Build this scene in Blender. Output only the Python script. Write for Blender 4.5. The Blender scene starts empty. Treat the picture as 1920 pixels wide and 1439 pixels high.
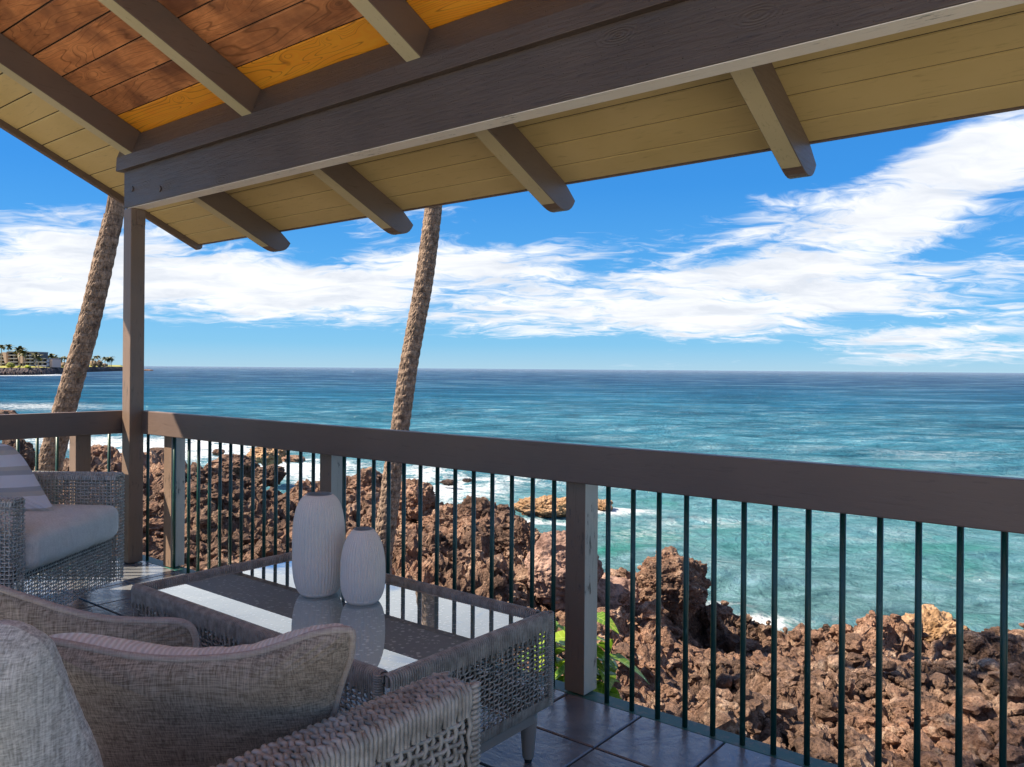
import bpy, bmesh, math, random
import numpy as np
from mathutils import Vector, Matrix
random.seed(7); rng = np.random.default_rng(7)
sc = bpy.context.scene
COL = sc.collection
R = math.radians

# ------------------------------------------------------------------ camera
YAW = R(38.4); ROLL = R(.45)
Fv = Vector((-math.sin(YAW), math.cos(YAW), 0)); Rv = Vector((math.cos(YAW), math.sin(YAW), 0)); Uv = Vector((0, 0, 1))
EYE = Vector((0, 0, 1.2))
cam_d = bpy.data.cameras.new('camera'); cam = bpy.data.objects.new('camera', cam_d); COL.objects.link(cam)
Rc = Rv*math.cos(ROLL) + Uv*math.sin(ROLL); Uc = Uv*math.cos(ROLL) - Rv*math.sin(ROLL)
M = Matrix((Rc, Uc, -Fv)).transposed().to_4x4(); M.translation = EYE
cam.matrix_world = M
cam_d.sensor_width = 36; cam_d.lens = 1500/1920*36; cam_d.shift_y = -(719.5-692)/1920
cam_d.clip_start = .02; cam_d.clip_end = 90000
sc.camera = cam

def at(px, py, D):
    """point at a measured position of the photograph and D metres of depth"""
    a = (px-960)/1500; b = -(py-692)/1500
    c, s = math.cos(ROLL), math.sin(ROLL)
    return EYE + (Fv + Rv*(a*c-b*s) + Uv*(a*s+b*c))*D
def at_z(px, py, z):
    r = at(px, py, 1)-EYE
    return EYE + r*((z-EYE.z)/r.z)

# ------------------------------------------------------------------ light
SUN = Vector((1, .95, -1.6)).normalized()
EL = math.asin(-SUN.z); AZ = math.atan2(-SUN.x, -SUN.y)      # compass-like angle from +Y
sd = bpy.data.lights.new('sun', 'SUN'); sd.energy = 5.0; sd.angle = R(.53); sd.color = (1, .87, .70)
so = bpy.data.objects.new('sun', sd); COL.objects.link(so); so.rotation_euler = SUN.to_track_quat('-Z', 'Y').to_euler()
so.location = (0, 0, 20)
sc.view_settings.view_transform = 'Standard'; sc.view_settings.look = 'None'
sc.view_settings.exposure = 1.27; sc.view_settings.gamma = 1; sc.view_settings.use_curve_mapping = False
sc.cycles.max_bounces = 10; sc.cycles.diffuse_bounces = 5; sc.cycles.glossy_bounces = 4
sc.cycles.transmission_bounces = 6; sc.cycles.transparent_max_bounces = 12
sc.cycles.use_denoising = True
sc.cycles.sample_clamp_indirect = 6

class NT:
    """tiny node helper"""
    def __init__(s, tree): s.t = tree; s.n = tree.nodes; s.l = tree.links
    def _in(s, sock, v):
        if v is None: return
        if isinstance(v, bpy.types.NodeSocket): s.l.new(v, sock)
        else: sock.default_value = v
    def add(s, typ, **kw):
        nd = s.n.new(typ)
        for k, v in kw.items(): setattr(nd, k, v)
        return nd
    def math(s, op, a, b=None, c=None, clamp=False):
        nd = s.add('ShaderNodeMath', operation=op, use_clamp=clamp)
        s._in(nd.inputs[0], a); s._in(nd.inputs[1], b)
        if c is not None: s._in(nd.inputs[2], c)
        return nd.outputs[0]
    def vmath(s, op, a, b=None):
        nd = s.add('ShaderNodeVectorMath', operation=op); s._in(nd.inputs[0], a); s._in(nd.inputs[1], b)
        return nd.outputs['Value'] if op in ('DOT_PRODUCT', 'LENGTH', 'DISTANCE') else nd.outputs[0]
    def sep(s, v):
        nd = s.add('ShaderNodeSeparateXYZ'); s._in(nd.inputs[0], v); return nd.outputs
    def comb(s, x, y, z):
        nd = s.add('ShaderNodeCombineXYZ')
        for i, v in enumerate((x, y, z)): s._in(nd.inputs[i], v)
        return nd.outputs[0]
    def noise(s, v, scale, detail=4, rough=.55, dist=0, out='Fac'):
        nd = s.add('ShaderNodeTexNoise'); s._in(nd.inputs['Vector'], v); nd.inputs['Scale'].default_value = scale
        nd.inputs['Detail'].default_value = detail; nd.inputs['Roughness'].default_value = rough
        nd.inputs['Distortion'].default_value = dist
        return nd.outputs[out]
    def voro(s, v, scale, feature='F1', out='Distance', rnd=1):
        nd = s.add('ShaderNodeTexVoronoi', feature=feature); s._in(nd.inputs['Vector'], v)
        nd.inputs['Scale'].default_value = scale; nd.inputs['Randomness'].default_value = rnd
        return nd.outputs[out]
    def wave(s, v, scale, dist=0, detail=2, dirn='X', typ='BANDS'):
        nd = s.add('ShaderNodeTexWave', wave_type=typ); s._in(nd.inputs['Vector'], v)
        if typ == 'BANDS': nd.bands_direction = dirn
        nd.inputs['Scale'].default_value = scale; nd.inputs['Distortion'].default_value = dist; nd.inputs['Detail'].default_value = detail
        return nd.outputs['Fac']
    def ramp(s, f, stops, interp='LINEAR'):
        nd = s.add('ShaderNodeValToRGB'); s._in(nd.inputs[0], f); e = nd.color_ramp.elements
        nd.color_ramp.interpolation = interp
        while len(e) < len(stops): e.new(.5)
        for i, (p, c) in enumerate(stops):
            e[i].position = p; e[i].color = (c, c, c, 1) if isinstance(c, (int, float)) else (*c, 1)
        return nd.outputs[0]
    def mix(s, f, a, b, typ='MIX'):
        nd = s.add('ShaderNodeMix', data_type='RGBA', blend_type=typ); s._in(nd.inputs[0], f)
        for i, v in ((6, a), (7, b)):
            if isinstance(v, tuple) and len(v) == 3: v = (*v, 1)
            s._in(nd.inputs[i], v)
        return nd.outputs[2]
    def mapr(s, v, a, b, c=0., d=1., smooth=False):
        nd = s.add('ShaderNodeMapRange', interpolation_type='SMOOTHSTEP' if smooth else 'LINEAR')
        s._in(nd.inputs[0], v)
        for i, x in enumerate((a, b, c, d)): s._in(nd.inputs[i+1], x)
        return nd.outputs[0]
    def scale(s, v, xyz):
        nd = s.add('ShaderNodeMapping'); s._in(nd.inputs[0], v); nd.inputs['Scale'].default_value = xyz; return nd.outputs[0]
    def bump(s, h, strength=.5, dist=.01, normal=None):
        nd = s.add('ShaderNodeBump'); s._in(nd.inputs['Height'], h); nd.inputs['Strength'].default_value = strength
        nd.inputs['Distance'].default_value = dist
        if normal is not None: s.l.new(normal, nd.inputs['Normal'])
        return nd.outputs[0]

# ---- sky: Nishita air with a deck of broken cloud mixed over it by direction
world = bpy.data.worlds.new('World'); sc.world = world; world.use_nodes = True
wt = NT(world.node_tree); wt.n.clear()
SKY_STRENGTH = .06
sky = wt.add('ShaderNodeTexSky', sky_type='NISHITA'); sky.sun_disc = False
sky.sun_elevation = EL; sky.sun_rotation = AZ; sky.altitude = 0; sky.air_density = 1.0; sky.dust_density = .3; sky.ozone_density = 1.5
gen = wt.add('ShaderNodeTexCoord').outputs['Generated']
dirn = wt.vmath('NORMALIZE', gen)
xr = wt.vmath('DOT_PRODUCT', dirn, tuple(Rv)); yr = wt.vmath('DOT_PRODUCT', dirn, tuple(Fv)); zr = wt.sep(dirn)[2]
azn = wt.math('ARCTAN2', xr, yr); eln = wt.math('ARCSINE', zr)
def azel(px, py):
    d = (at(px, py, 1)-EYE).normalized(); return math.atan2(d.dot(Rv), d.dot(Fv)), math.asin(d.z)
BLOBS = [  # px, py, radius across, radius up, tilt (deg, image clockwise), weight
 (110, 455, 190, 75, -25, .42), (60, 560, 200, 50, 0, .40), (330, 500, 210, 85, 0, .42), (560, 545, 190, 50, 0, .30), (930, 480, 230, 45, -3, .40),
 (700, 570, 330, 45, 5, .38), (1180, 560, 330, 60, 3, .36), (1330, 610, 260, 34, 3, .34), (1600, 430, 260, 62, -12, .46),
 (1820, 290, 210, 85, -22, .60), (1640, 540, 300, 60, 3, .46), (1480, 385, 200, 25, -14, .22), (870, 405, 50, 20, 0, .2), (1780, 668, 190, 14, -2, .42),
 (1760, 625, 190, 12, -6, .34), (1100, 478, 130, 10, -8, .2), (510, 680, 60, 6, 8, .15), (1240, 683, 60, 6, 0, .15),
 (0, 260, 230, 75, 25, -.5), (590, 455, 80, 30, 0, -.34), (1080, 395, 230, 42, -6, -.5), (1190, 470, 120, 26, -10, -.35),
 (1620, 250, 190, 40, -8, -.5), (180, 640, 330, 34, 6, -.5), (650, 650, 330, 26, 0, -.30), (1060, 655, 200, 22, 0, -.25), (1450, 660, 160, 12, 0, -.12), (1420, 460, 110, 16, -20, -.15),
 (430, 230, 300, 90, 0, .7), (880, 190, 330, 85, -6, .6), (1250, 100, 300, 80, -10, .5), (1830, 460, 90, 22, -15, -.2), (380, 590, 60, 16, 10, -.15), (1700, 600, 140, 12, 2, -.25), (1350, 310, 240, 40, -8, -.5)]
env = None
for px, py, rx, ry, tl, w in BLOBS:
    a0, e0 = azel(px, py); sa = rx/1500*math.cos(a0)**2; se = ry/1500*math.cos(a0)
    ct, st = math.cos(R(-tl)), math.sin(R(-tl))
    da = wt.math('SUBTRACT', azn, a0); de = wt.math('SUBTRACT', eln, e0)
    u = wt.math('MULTIPLY', wt.math('ADD', wt.math('MULTIPLY', da, ct), wt.math('MULTIPLY', de, st)), 1/sa)
    v = wt.math('MULTIPLY', wt.math('SUBTRACT', wt.math('MULTIPLY', de, ct), wt.math('MULTIPLY', da, st)), 1/se)
    r2 = wt.math('ADD', wt.math('MULTIPLY', u, u), wt.math('MULTIPLY', v, v))
    g = wt.math('MULTIPLY', wt.math('EXPONENT', wt.math('MULTIPLY', r2, -.8)), w)
    env = g if env is None else wt.math('ADD', env, g)
# cloud texture on a flattened dome so that it shrinks towards the horizon
zc = wt.math('ADD', wt.math('MAXIMUM', zr, 0), .16)
pc = wt.comb(wt.math('DIVIDE', xr, zc), wt.math('DIVIDE', yr, zc), 0.3)
pw = wt.vmath('ADD', pc, wt.vmath('MULTIPLY', wt.noise(pc, 2.0, 3, out='Color'), (.5, .5, 0)))
pst = wt.scale(pw, (1.0, 1.7, 1)); 
n1 = wt.noise(pst, 1.9, 12, .60, .2); n2 = wt.noise(pst, 8.5, 9, .60, .5); n3 = wt.voro(pw, 7, 'SMOOTH_F1')
den = wt.math('ADD', wt.math('MULTIPLY', n1, 1.45), wt.math('MULTIPLY', n2, .75))
den = wt.math('SUBTRACT', den, wt.math('MULTIPLY', n3, .10))
den = wt.math('ADD', den, env)
out_ = wt.mapr(wt.math('ABSOLUTE', azn), R(42), R(70), 0, .22, True); up_ = wt.mapr(eln, R(24), R(40), 0, .22, True)
den = wt.math('ADD', den, wt.math('MAXIMUM', out_, up_))
cov = wt.mapr(den, 1.16, 1.62, 0, .98, True)
cov = wt.math('MULTIPLY', cov, wt.mapr(zr, -.005, .02))
thick = wt.mapr(den, 1.2, 1.6)
shade = wt.noise(pst, 2.8, 7, .6)
ccol = wt.mix(thick, (.80, .88, .98), wt.mix(wt.mapr(shade, .35, .62), (.72, .76, .83), (.97, .98, 1.0)))
hs = wt.add('ShaderNodeHueSaturation'); hs.inputs['Saturation'].default_value = 1.22; hs.inputs['Value'].default_value = 1.0
wt.l.new(sky.outputs[0], hs.inputs['Color'])
tinted = wt.mix(1.0, hs.outputs[0], (.40, .84, 1.40), 'MULTIPLY')
K_ = 1/(2**1.27)/.06
def kc(r, g, b): return (r*K_/24, g*K_/24, b*K_/24)
grad = wt.ramp(zr, [(0, kc(.46, .68, .86)), (.03, kc(.24, .56, .86)), (.10, kc(.105, .42, .82)), (.22, kc(.045, .30, .77)), (.6, kc(.012, .17, .64))])
gradb = wt.vmath('MULTIPLY', grad, (24., 24., 24.))
skyc = wt.mix(.82, tinted, gradb)
bg1 = wt.add('ShaderNodeBackground'); wt.l.new(skyc, bg1.inputs[0]); bg1.inputs[1].default_value = SKY_STRENGTH
bg2 = wt.add('ShaderNodeBackground'); wt.l.new(ccol, bg2.inputs[0]); bg2.inputs[1].default_value = .46
mx = wt.add('ShaderNodeMixShader'); wt.l.new(cov, mx.inputs[0]); wt.l.new(bg1.outputs[0], mx.inputs[1]); wt.l.new(bg2.outputs[0], mx.inputs[2])
wo = wt.add('ShaderNodeOutputWorld'); wt.l.new(mx.outputs[0], wo.inputs[0])

# ------------------------------------------------------------------ object helpers
def tag(o, label=None, cat=None, group=None, kind=None):
    if label: o['label'] = label
    if cat: o['category'] = cat
    if group: o['group'] = group
    if kind: o['kind'] = kind
    return o
def empty(name, loc=(0, 0, 0), label=None, cat=None, group=None, kind=None, rz=0):
    o = bpy.data.objects.new(name, None); COL.objects.link(o); o.location = loc; o.rotation_euler.z = rz
    o.empty_display_size = .1
    return tag(o, label, cat, group, kind)
def obj(name, verts, faces, m, parent=None, smooth=False, loc=(0, 0, 0), uvs=None):
    me = bpy.data.meshes.new(name)
    if isinstance(verts, np.ndarray):
        faces = np.asarray(faces, dtype=np.int32); k = faces.shape[1]
        me.vertices.add(len(verts)); me.vertices.foreach_set('co', np.ascontiguousarray(verts, dtype=np.float32).ravel())
        me.loops.add(faces.size); me.loops.foreach_set('vertex_index', faces.ravel())
        me.polygons.add(len(faces)); me.polygons.foreach_set('loop_start', np.arange(0, faces.size, k, dtype=np.int32))
        me.update(calc_edges=True)
    else: me.from_pydata([tuple(v) for v in verts], [], faces)
    me.polygons.foreach_set('use_smooth', [smooth]*len(me.polygons))
    if m: me.materials.append(m)
    me.update()
    o = bpy.data.objects.new(name, me); COL.objects.link(o); o.location = loc
    if parent: o.parent = parent
    return o
class MB:
    def __init__(s): s.v = []; s.f = []
    def box(s, a, b, bev=0):
        x0, y0, z0 = a; x1, y1, z1 = b
        return s.hexa([(x0, y0, z0), (x1, y0, z0), (x1, y1, z0), (x0, y1, z0), (x0, y0, z1), (x1, y0, z1), (x1, y1, z1), (x0, y1, z1)])
    def hexa(s, p):
        n = len(s.v); s.v += [tuple(q) for q in p]
        s.f += [tuple(n+i for i in f) for f in ((3, 2, 1, 0), (4, 5, 6, 7), (0, 1, 5, 4), (1, 2, 6, 5), (2, 3, 7, 6), (3, 0, 4, 7))]; return s
    def prism(s, prof, x0, x1):     # profile in (y, z), extruded along x
        n = len(s.v); k = len(prof)
        s.v += [(x0, y, z) for y, z in prof] + [(x1, y, z) for y, z in prof]
        s.f += [tuple(n+i for i in range(k-1, -1, -1)), tuple(n+k+i for i in range(k))]
        s.f += [(n+i, n+(i+1) % k, n+k+(i+1) % k, n+k+i) for i in range(k)]; return s
    def tube(s, pts, r, sides=6, cap=True, closed=False, flat=1., up=None):
        pts = [Vector(p) for p in pts]; n = len(s.v); m = len(pts); last = None
        for i, p in enumerate(pts):
            if closed: t = pts[(i+1) % m]-pts[i-1]
            else: t = pts[min(i+1, m-1)]-pts[max(i-1, 0)]
            if t.length < 1e-9: t = Vector((0, 0, 1))
            t.normalize()
            ref = Vector(up) if up is not None else (last if last is not None else (Vector((0, 0, 1)) if abs(t.z) < .9 else Vector((1, 0, 0))))
            b = t.cross(ref)
            if b.length < 1e-6: b = t.cross(Vector((1, .3, 0)))
            b.normalize(); c = b.cross(t); last = c
            rr = r[i] if isinstance(r, (list, tuple)) else r
            for k in range(sides):
                a = 2*math.pi*k/sides
                s.v.append(tuple(p + b*(rr*math.cos(a)) + c*(rr*flat*math.sin(a))))
        for i in range(m if closed else m-1):
            j = (i+1) % m
            for k in range(sides):
                k2 = (k+1) % sides
                s.f.append((n+i*sides+k, n+i*sides+k2, n+j*sides+k2, n+j*sides+k))
        if cap and not closed:
            s.f.append(tuple(n+k for k in range(sides-1, -1, -1))); s.f.append(tuple(n+(m-1)*sides+k for k in range(sides)))
        return s
    def lathe(s, prof, c=(0, 0, 0), seg=32, cap=True, ripple=None):
        n = len(s.v)
        for r, z in prof:
            for k in range(seg):
                a = 2*math.pi*k/seg; rr = r*(1+(ripple(k, z) if ripple else 0))
                s.v.append((c[0]+rr*math.cos(a), c[1]+rr*math.sin(a), c[2]+z))
        for i in range(len(prof)-1):
            for k in range(seg):
                k2 = (k+1) % seg; s.f.append((n+i*seg+k, n+i*seg+k2, n+(i+1)*seg+k2, n+(i+1)*seg+k))
        if cap:
            s.f.append(tuple(n+k for k in range(seg-1, -1, -1))); s.f.append(tuple(n+(len(prof)-1)*seg+k for k in range(seg)))
        return s
    def build(s, name, m, parent=None, smooth=False, bevel=0, **kw):
        o = obj(name, s.v, s.f, m, parent, smooth, **kw)
        if bevel:
            md = o.modifiers.new('bevel', 'BEVEL'); md.width = bevel; md.segments = 2; md.limit_method = 'ANGLE'
        return o

# ------------------------------------------------------------------ materials
def mat(name, col=(.5, .5, .5), rough=.6, fn=None, spec=.5, metal=0, **kw):
    m = bpy.data.materials.new(name); m.use_nodes = True; t = NT(m.node_tree)
    b = t.n['Principled BSDF']; b.inputs['Base Color'].default_value = (*col, 1); b.inputs['Roughness'].default_value = rough
    b.inputs['Specular IOR Level'].default_value = spec; b.inputs['Metallic'].default_value = metal
    for k, v in kw.items(): b.inputs[k.replace('_', ' ')].default_value = v
    if fn: fn(t, b)
    return m
def setc(t, b, c): t.l.new(c, b.inputs['Base Color'])
def setn(t, b, n): t.l.new(n, b.inputs['Normal'])
def setr(t, b, r): t.l.new(r, b.inputs['Roughness'])
def objco(t): return t.add('ShaderNodeTexCoord').outputs['Object']
def geopos(t): return t.add('ShaderNodeNewGeometry').outputs['Position']
def rnd(t): return t.add('ShaderNodeObjectInfo').outputs['Random']

def painted(axis, c1, c2, knots=True, wear=0., bs=.35):
    st = {'x': (1, 11, 11), 'y': (11, 1, 11), 'z': (11, 11, 1)}[axis]
    def fn(t, b):
        o = geopos(t); g = t.scale(o, st)
        n = t.noise(g, 7, 7, .65, .5); big = t.noise(o, 2.3, 3)
        col = t.mix(t.mapr(big, .3, .7), c1, c2)
        col = t.mix(t.mapr(n, .30, .42, 1, 0), col, tuple(x*.75 for x in c1))
        h = n
        if knots:
            kn = t.scale(o, {'x': (1.2, 3.2, 3.2), 'y': (3.2, 1.2, 3.2), 'z': (3.2, 3.2, 1.2)}[axis])
            vd = t.voro(kn, 1.9)
            ring = t.math('SINE', t.math('MULTIPLY', t.math('ADD', vd, t.math('MULTIPLY', n, .05)), 130))
            amt = t.mapr(vd, .03, .26, 1, 0)
            h = t.math('ADD', n, t.math('MULTIPLY', t.math('MULTIPLY', ring, amt), .22))
            h = t.math('SUBTRACT', h, t.mapr(vd, .0, .035, .9, 0))
        sp = t.noise(o, 90, 2); h = t.math('SUBTRACT', h, t.mapr(sp, .66, .74, 0, .5))
        if wear:
            w = t.mapr(t.math('MULTIPLY', t.noise(t.scale(o, {'x': (1, 5, 5), 'y': (5, 1, 5), 'z': (5, 5, 1)}[axis]), 14, 6, .7), t.mapr(t.noise(o, 5, 3), .35, .65, .8, 1.1)), .60, .66)
            col = t.mix(t.math('MULTIPLY', w, wear), col, (.05, .045, .04)); h = t.math('SUBTRACT', h, w)
        setc(t, b, col); setn(t, b, t.bump(h, bs, .004)); setr(t, b, t.mapr(n, .3, .7, .34, .52))
    return fn
TAUPE1, TAUPE2 = (.070, .052, .045), (.100, .075, .065)
m_beam = mat('taupe_paint_beam', fn=painted('x', TAUPE1, TAUPE2, bs=.95), spec=.45)
m_rail = mat('taupe_paint_rail', fn=painted('x', (.135, .094, .076), (.16, .112, .09), knots=False, bs=.2))
m_raily = mat('taupe_paint_side_rail', fn=painted('y', (.135, .094, .076), (.16, .112, .09), knots=False, bs=.2))
m_post = mat('taupe_paint_post', fn=painted('z', (.185, .125, .088), (.23, .158, .115), knots=False, wear=.55, bs=.4))
m_skylit_peel = mat('skylit_peeling_post_paint', fn=painted('z', (.42, .385, .335), (.50, .46, .40), knots=False, wear=.9, bs=.6))  # peeling paint, with sky light on the outer faces painted in as paleness
m_raft = mat('taupe_paint_rafter', fn=painted('y', (.125, .09, .073), (.155, .115, .095), knots=False, bs=.3))
m_tan = mat('tan_paint_soffit', fn=painted('x', (.50, .39, .175), (.57, .45, .22), knots=False, bs=.2))
m_tanline = mat('tan_trim', (.42, .35, .2), .5)
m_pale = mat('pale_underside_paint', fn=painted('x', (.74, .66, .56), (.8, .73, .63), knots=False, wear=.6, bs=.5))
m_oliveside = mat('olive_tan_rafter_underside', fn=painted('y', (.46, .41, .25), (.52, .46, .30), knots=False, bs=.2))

def cedar(bright):
    def fn(t, b):
        r = rnd(t); o = t.add('ShaderNodeNewGeometry').outputs['Position']
        o = t.vmath('ADD', o, t.comb(t.math('MULTIPLY', r, 37.), t.math('MULTIPLY', r, 3.1), 0))
        kn = t.scale(o, (1.0, 2.6, 2.6)); vd = t.voro(kn, 2.6)
        warp = t.math('MULTIPLY', t.mapr(vd, 0, .33, 1, 0, True), .09)
        y = t.math('ADD', t.sep(o)[1], warp)
        x = t.math('MULTIPLY', t.sep(o)[0], .1)
        g = t.comb(x, y, 0)
        n = t.noise(g, 26, 8, .7, 1.4); big = t.noise(o, 3.0, 4, .6)
        rings = t.math('ABSOLUTE', t.math('SINE', t.math('MULTIPLY', t.noise(g, 6, 2, .5, .3), 75)))
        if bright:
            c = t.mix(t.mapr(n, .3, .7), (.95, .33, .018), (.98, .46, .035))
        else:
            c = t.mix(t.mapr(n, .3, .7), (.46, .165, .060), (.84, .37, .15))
            c = t.mix(t.mapr(big, .42, .68), c, (.20, .08, .042))
        c = t.mix(t.math('MULTIPLY', t.mapr(rings, .0, .30, 1, 0), .62), c, (.10, .035, .012))
        c = t.mix(t.mapr(t.math('MULTIPLY', r, 1), .0, 1., .0, .22), c, (.12, .045, .02))
        c = t.mix(t.mapr(vd, .035, .075, 1, 0), c, (.045, .017, .010))
        setc(t, b, c); setn(t, b, t.bump(t.math('SUBTRACT', n, t.mapr(rings, 0, .25, .4, 0)), .3, .002)); setr(t, b, t.mapr(n, .3, .7, .30, .45))
    return fn
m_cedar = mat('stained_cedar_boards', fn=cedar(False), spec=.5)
m_glow_board = mat('glow_tinted_cedar_board', fn=cedar(True), spec=.5)  # bounced-light glow beside the beam, painted as an amber board colour
m_dark = mat('dark_gap', (.02, .017, .015), .9)

def tilefn(t, b):
    r = rnd(t); o = geopos(t); o2 = t.vmath('ADD', o, t.comb(t.math('MULTIPLY', r, 19), t.math('MULTIPLY', r, 7), 0))
    n = t.noise(o2, 5, 6, .6, .8); f = t.noise(o2, 38, 5, .65); cr = t.math('ABSOLUTE', t.math('SUBTRACT', t.noise(o2, 3.2, 3, .5, .6), .5))
    c = t.mix(t.mapr(n, .3, .7), (.11, .118, .126), (.19, .20, .212))
    c = t.mix(t.mapr(r, 0, 1, 0, .35), c, (.12, .115, .12))
    setc(t, b, c)
    h = t.math('ADD', t.math('MULTIPLY', n, 1.6), t.math('MULTIPLY', f, .45)); pass
    setn(t, b, t.bump(h, .55, .006)); setr(t, b, t.mapr(f, .3, .7, .13, .28))
m_tile = mat('slate_floor_tile', fn=tilefn, spec=1.0)
m_grout = mat('grout', (.20, .19, .18), .9)
m_greentrim = mat('green_painted_edge', (.02, .10, .075), .5, fn=lambda t, b: setc(t, b, t.mix(t.mapr(t.noise(geopos(t), 25, 5, .7), .52, .62), (.018, .105, .085), (.12, .13, .10))))
def balfn(t, b):
    o = geopos(t); n = t.noise(t.scale(o, (1, 1, .25)), 60, 4, .65)
    setc(t, b, t.mix(t.mapr(n, .60, .72), (.008, .050, .040), (.06, .13, .11))); setn(t, b, t.bump(n, .2, .002))
m_bal = mat('dark_green_enamel', fn=balfn, rough=.33, spec=.5)
m_wall = mat('cream_wall_paint', (.62, .56, .48), .8)
m_frame = mat('warm_grey_metal_frame', (.27, .235, .205), .45)
m_black = mat('black_plastic', (.015, .015, .015), .5)
def wickfn(c1, c2):
    def fn(t, b):
        o = geopos(t); n = t.noise(o, 34, 3, .6); f = t.noise(o, 260, 2)
        c = t.mix(t.mapr(n, .35, .65), c1, c2); c = t.mix(t.mapr(f, .55, .8, 0, .35), c, tuple(x*1.5 for x in c2))
        setc(t, b, c); setn(t, b, t.bump(f, .15, .0008))
    return fn
m_wick = mat('grey_resin_wicker', fn=wickfn((.225, .208, .175), (.42, .39, .34)), rough=.42, spec=.5)
m_wickl = mat('light_grey_resin_wicker', fn=wickfn((.225, .21, .178), (.46, .43, .38)), rough=.42, spec=.5)
def fabric(c1, c2):
    """plain weave seen close: vertical and horizontal slubbed threads"""
    def fn(t, b):
        mp = t.add('ShaderNodeMapping'); t.l.new(objco(t), mp.inputs[0]); mp.inputs['Rotation'].default_value = (0, 0, -YAW); o = mp.outputs[0]
        v1 = t.noise(t.scale(o, (1, .3, .05)), 480, 3, .6); v2 = t.noise(t.scale(o, (.07, .3, 1)), 440, 3, .6)
        s1 = t.noise(t.scale(o, (1, .3, .12)), 60, 3, .6); s2 = t.noise(t.scale(o, (.1, .3, 1)), 60, 3, .6)
        th = t.math('ADD', t.math('ADD', v1, v2), t.math('MULTIPLY', t.math('ADD', s1, s2), .18))
        c = t.mix(t.mapr(th, .96, 1.42), c1, c2)
        big = t.noise(o, 6, 3); c = t.mix(t.mapr(big, .35, .7, 0, .3), c, tuple(x*.7 for x in c1))
        setc(t, b, c)
        h2 = t.noise(t.scale(o, (1, 1, .5)), 11, 3, .6)
        setn(t, b, t.bump(th, .7, .0012, t.bump(h2, .35, .012)))
        b.inputs['Sheen Weight'].default_value = .15
    return fn
m_wickc = mat('pale_grey_resin_wicker', fn=wickfn((.38, .37, .335), (.62, .60, .55)), rough=.42, spec=.5)
m_pillow = mat('taupe_woven_cushion_fabric', fn=fabric((.150, .120, .092), (.48, .41, .335)), rough=.9, spec=.15)
m_piping = mat('taupe_piping_cord', fn=fabric((.34, .285, .25), (.50, .44, .39)), rough=.9, spec=.15)
def ribfn(t, b):
    mp = t.add('ShaderNodeMapping'); t.l.new(objco(t), mp.inputs[0]); mp.inputs['Rotation'].default_value = (0, 0, -YAW)
    w = t.wave(mp.outputs[0], 34, 2.5, 3, 'X'); n = t.noise(mp.outputs[0], 20, 3)
    setc(t, b, t.mix(t.math('MULTIPLY', w, t.mapr(n, .35, .65, .3, 1)), (.62, .59, .53), (.85, .84, .79))); setn(t, b, t.bump(w, .6, .003))
m_pilfront = mat('pale_ribbed_cushion_front', fn=ribfn, rough=.9, spec=.15)
m_grayp = mat('pale_grey_textured_fabric', fn=fabric((.30, .295, .27), (.74, .73, .68)), rough=.9, spec=.15)
m_seat = mat('light_grey_seat_fabric', fn=fabric((.66, .645, .60), (.84, .825, .775)), rough=.9, spec=.15)
def stripefn(t, b):
    o = objco(t); z = t.sep(o)[2]
    zz = t.math('ADD', z, t.math('MULTIPLY', t.noise(o, 4, 2), .02))
    ph = t.math('FRACT', t.math('MULTIPLY', zz, 1/.094))
    fine = t.wave(o, 190, 2, 2, 'Z')
    s = t.mapr(t.math('ABSOLUTE', t.math('SUBTRACT', ph, .5)), .285, .295)
    tanmix = t.mapr(t.math('FRACT', t.math('MULTIPLY', zz, .5/.094)), .49, .51)
    col = t.mix(tanmix, (.40, .42, .43), (.54, .51, .44)); col = t.mix(t.mapr(fine, 0, 1, 0, .45), col, (.6, .6, .6))
    setc(t, b, t.mix(s, (.74, .75, .78), col)); setn(t, b, t.bump(fine, .2, .001, t.bump(t.noise(o, 8, 3), .35, .015)))
m_stripe = mat('striped_pillow_fabric', fn=stripefn, rough=.9, spec=.15)
def vasefn(t, b):
    o = objco(t); v = t.voro(o, 210); n = t.noise(o, 40, 3)
    sp = t.mapr(v, .10, .16, 1, 0); pick = t.mapr(t.noise(o, 130, 2), .52, .56)
    setc(t, b, t.mix(t.math('MULTIPLY', sp, pick), t.mix(n, (.78, .715, .63), (.84, .78, .69)), (.22, .19, .17))); setn(t, b, t.bump(n, .1, .001))
m_vase = mat('matte_white_stoneware', fn=vasefn, rough=.75, spec=.3)
m_vasein = mat('grey_glazed_rim', (.22, .23, .21), .4)
# table glass: lightly mirrored clear glass
m_glass = bpy.data.materials.new('reflective_table_glass'); m_glass.use_nodes = True
gt = NT(m_glass.node_tree); gt.n.clear()
gl = gt.add('ShaderNodeBsdfGlossy'); gl.inputs['Roughness'].default_value = .0; gl.inputs['Color'].default_value = (.93, .98, 1, 1)
tr = gt.add('ShaderNodeBsdfTransparent'); tr.inputs['Color'].default_value = (.93, .97, .96, 1)
gge = gt.add('ShaderNodeNewGeometry'); gcs = gt.math('ABSOLUTE', gt.vmath('DOT_PRODUCT', gge.outputs['Incoming'], gge.outputs['Normal'])); gfr = gt.math('ADD', .05, gt.math('MULTIPLY', gt.math('POWER', gt.math('SUBTRACT', 1., gcs), 3.2), 1.6), clamp=True)
mg = gt.add('ShaderNodeMixShader'); gt.l.new(gfr, mg.inputs[0]); gt.l.new(tr.outputs[0], mg.inputs[1]); gt.l.new(gl.outputs[0], mg.inputs[2])
go = gt.add('ShaderNodeOutputMaterial'); gt.l.new(mg.outputs[0], go.inputs[0])
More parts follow.
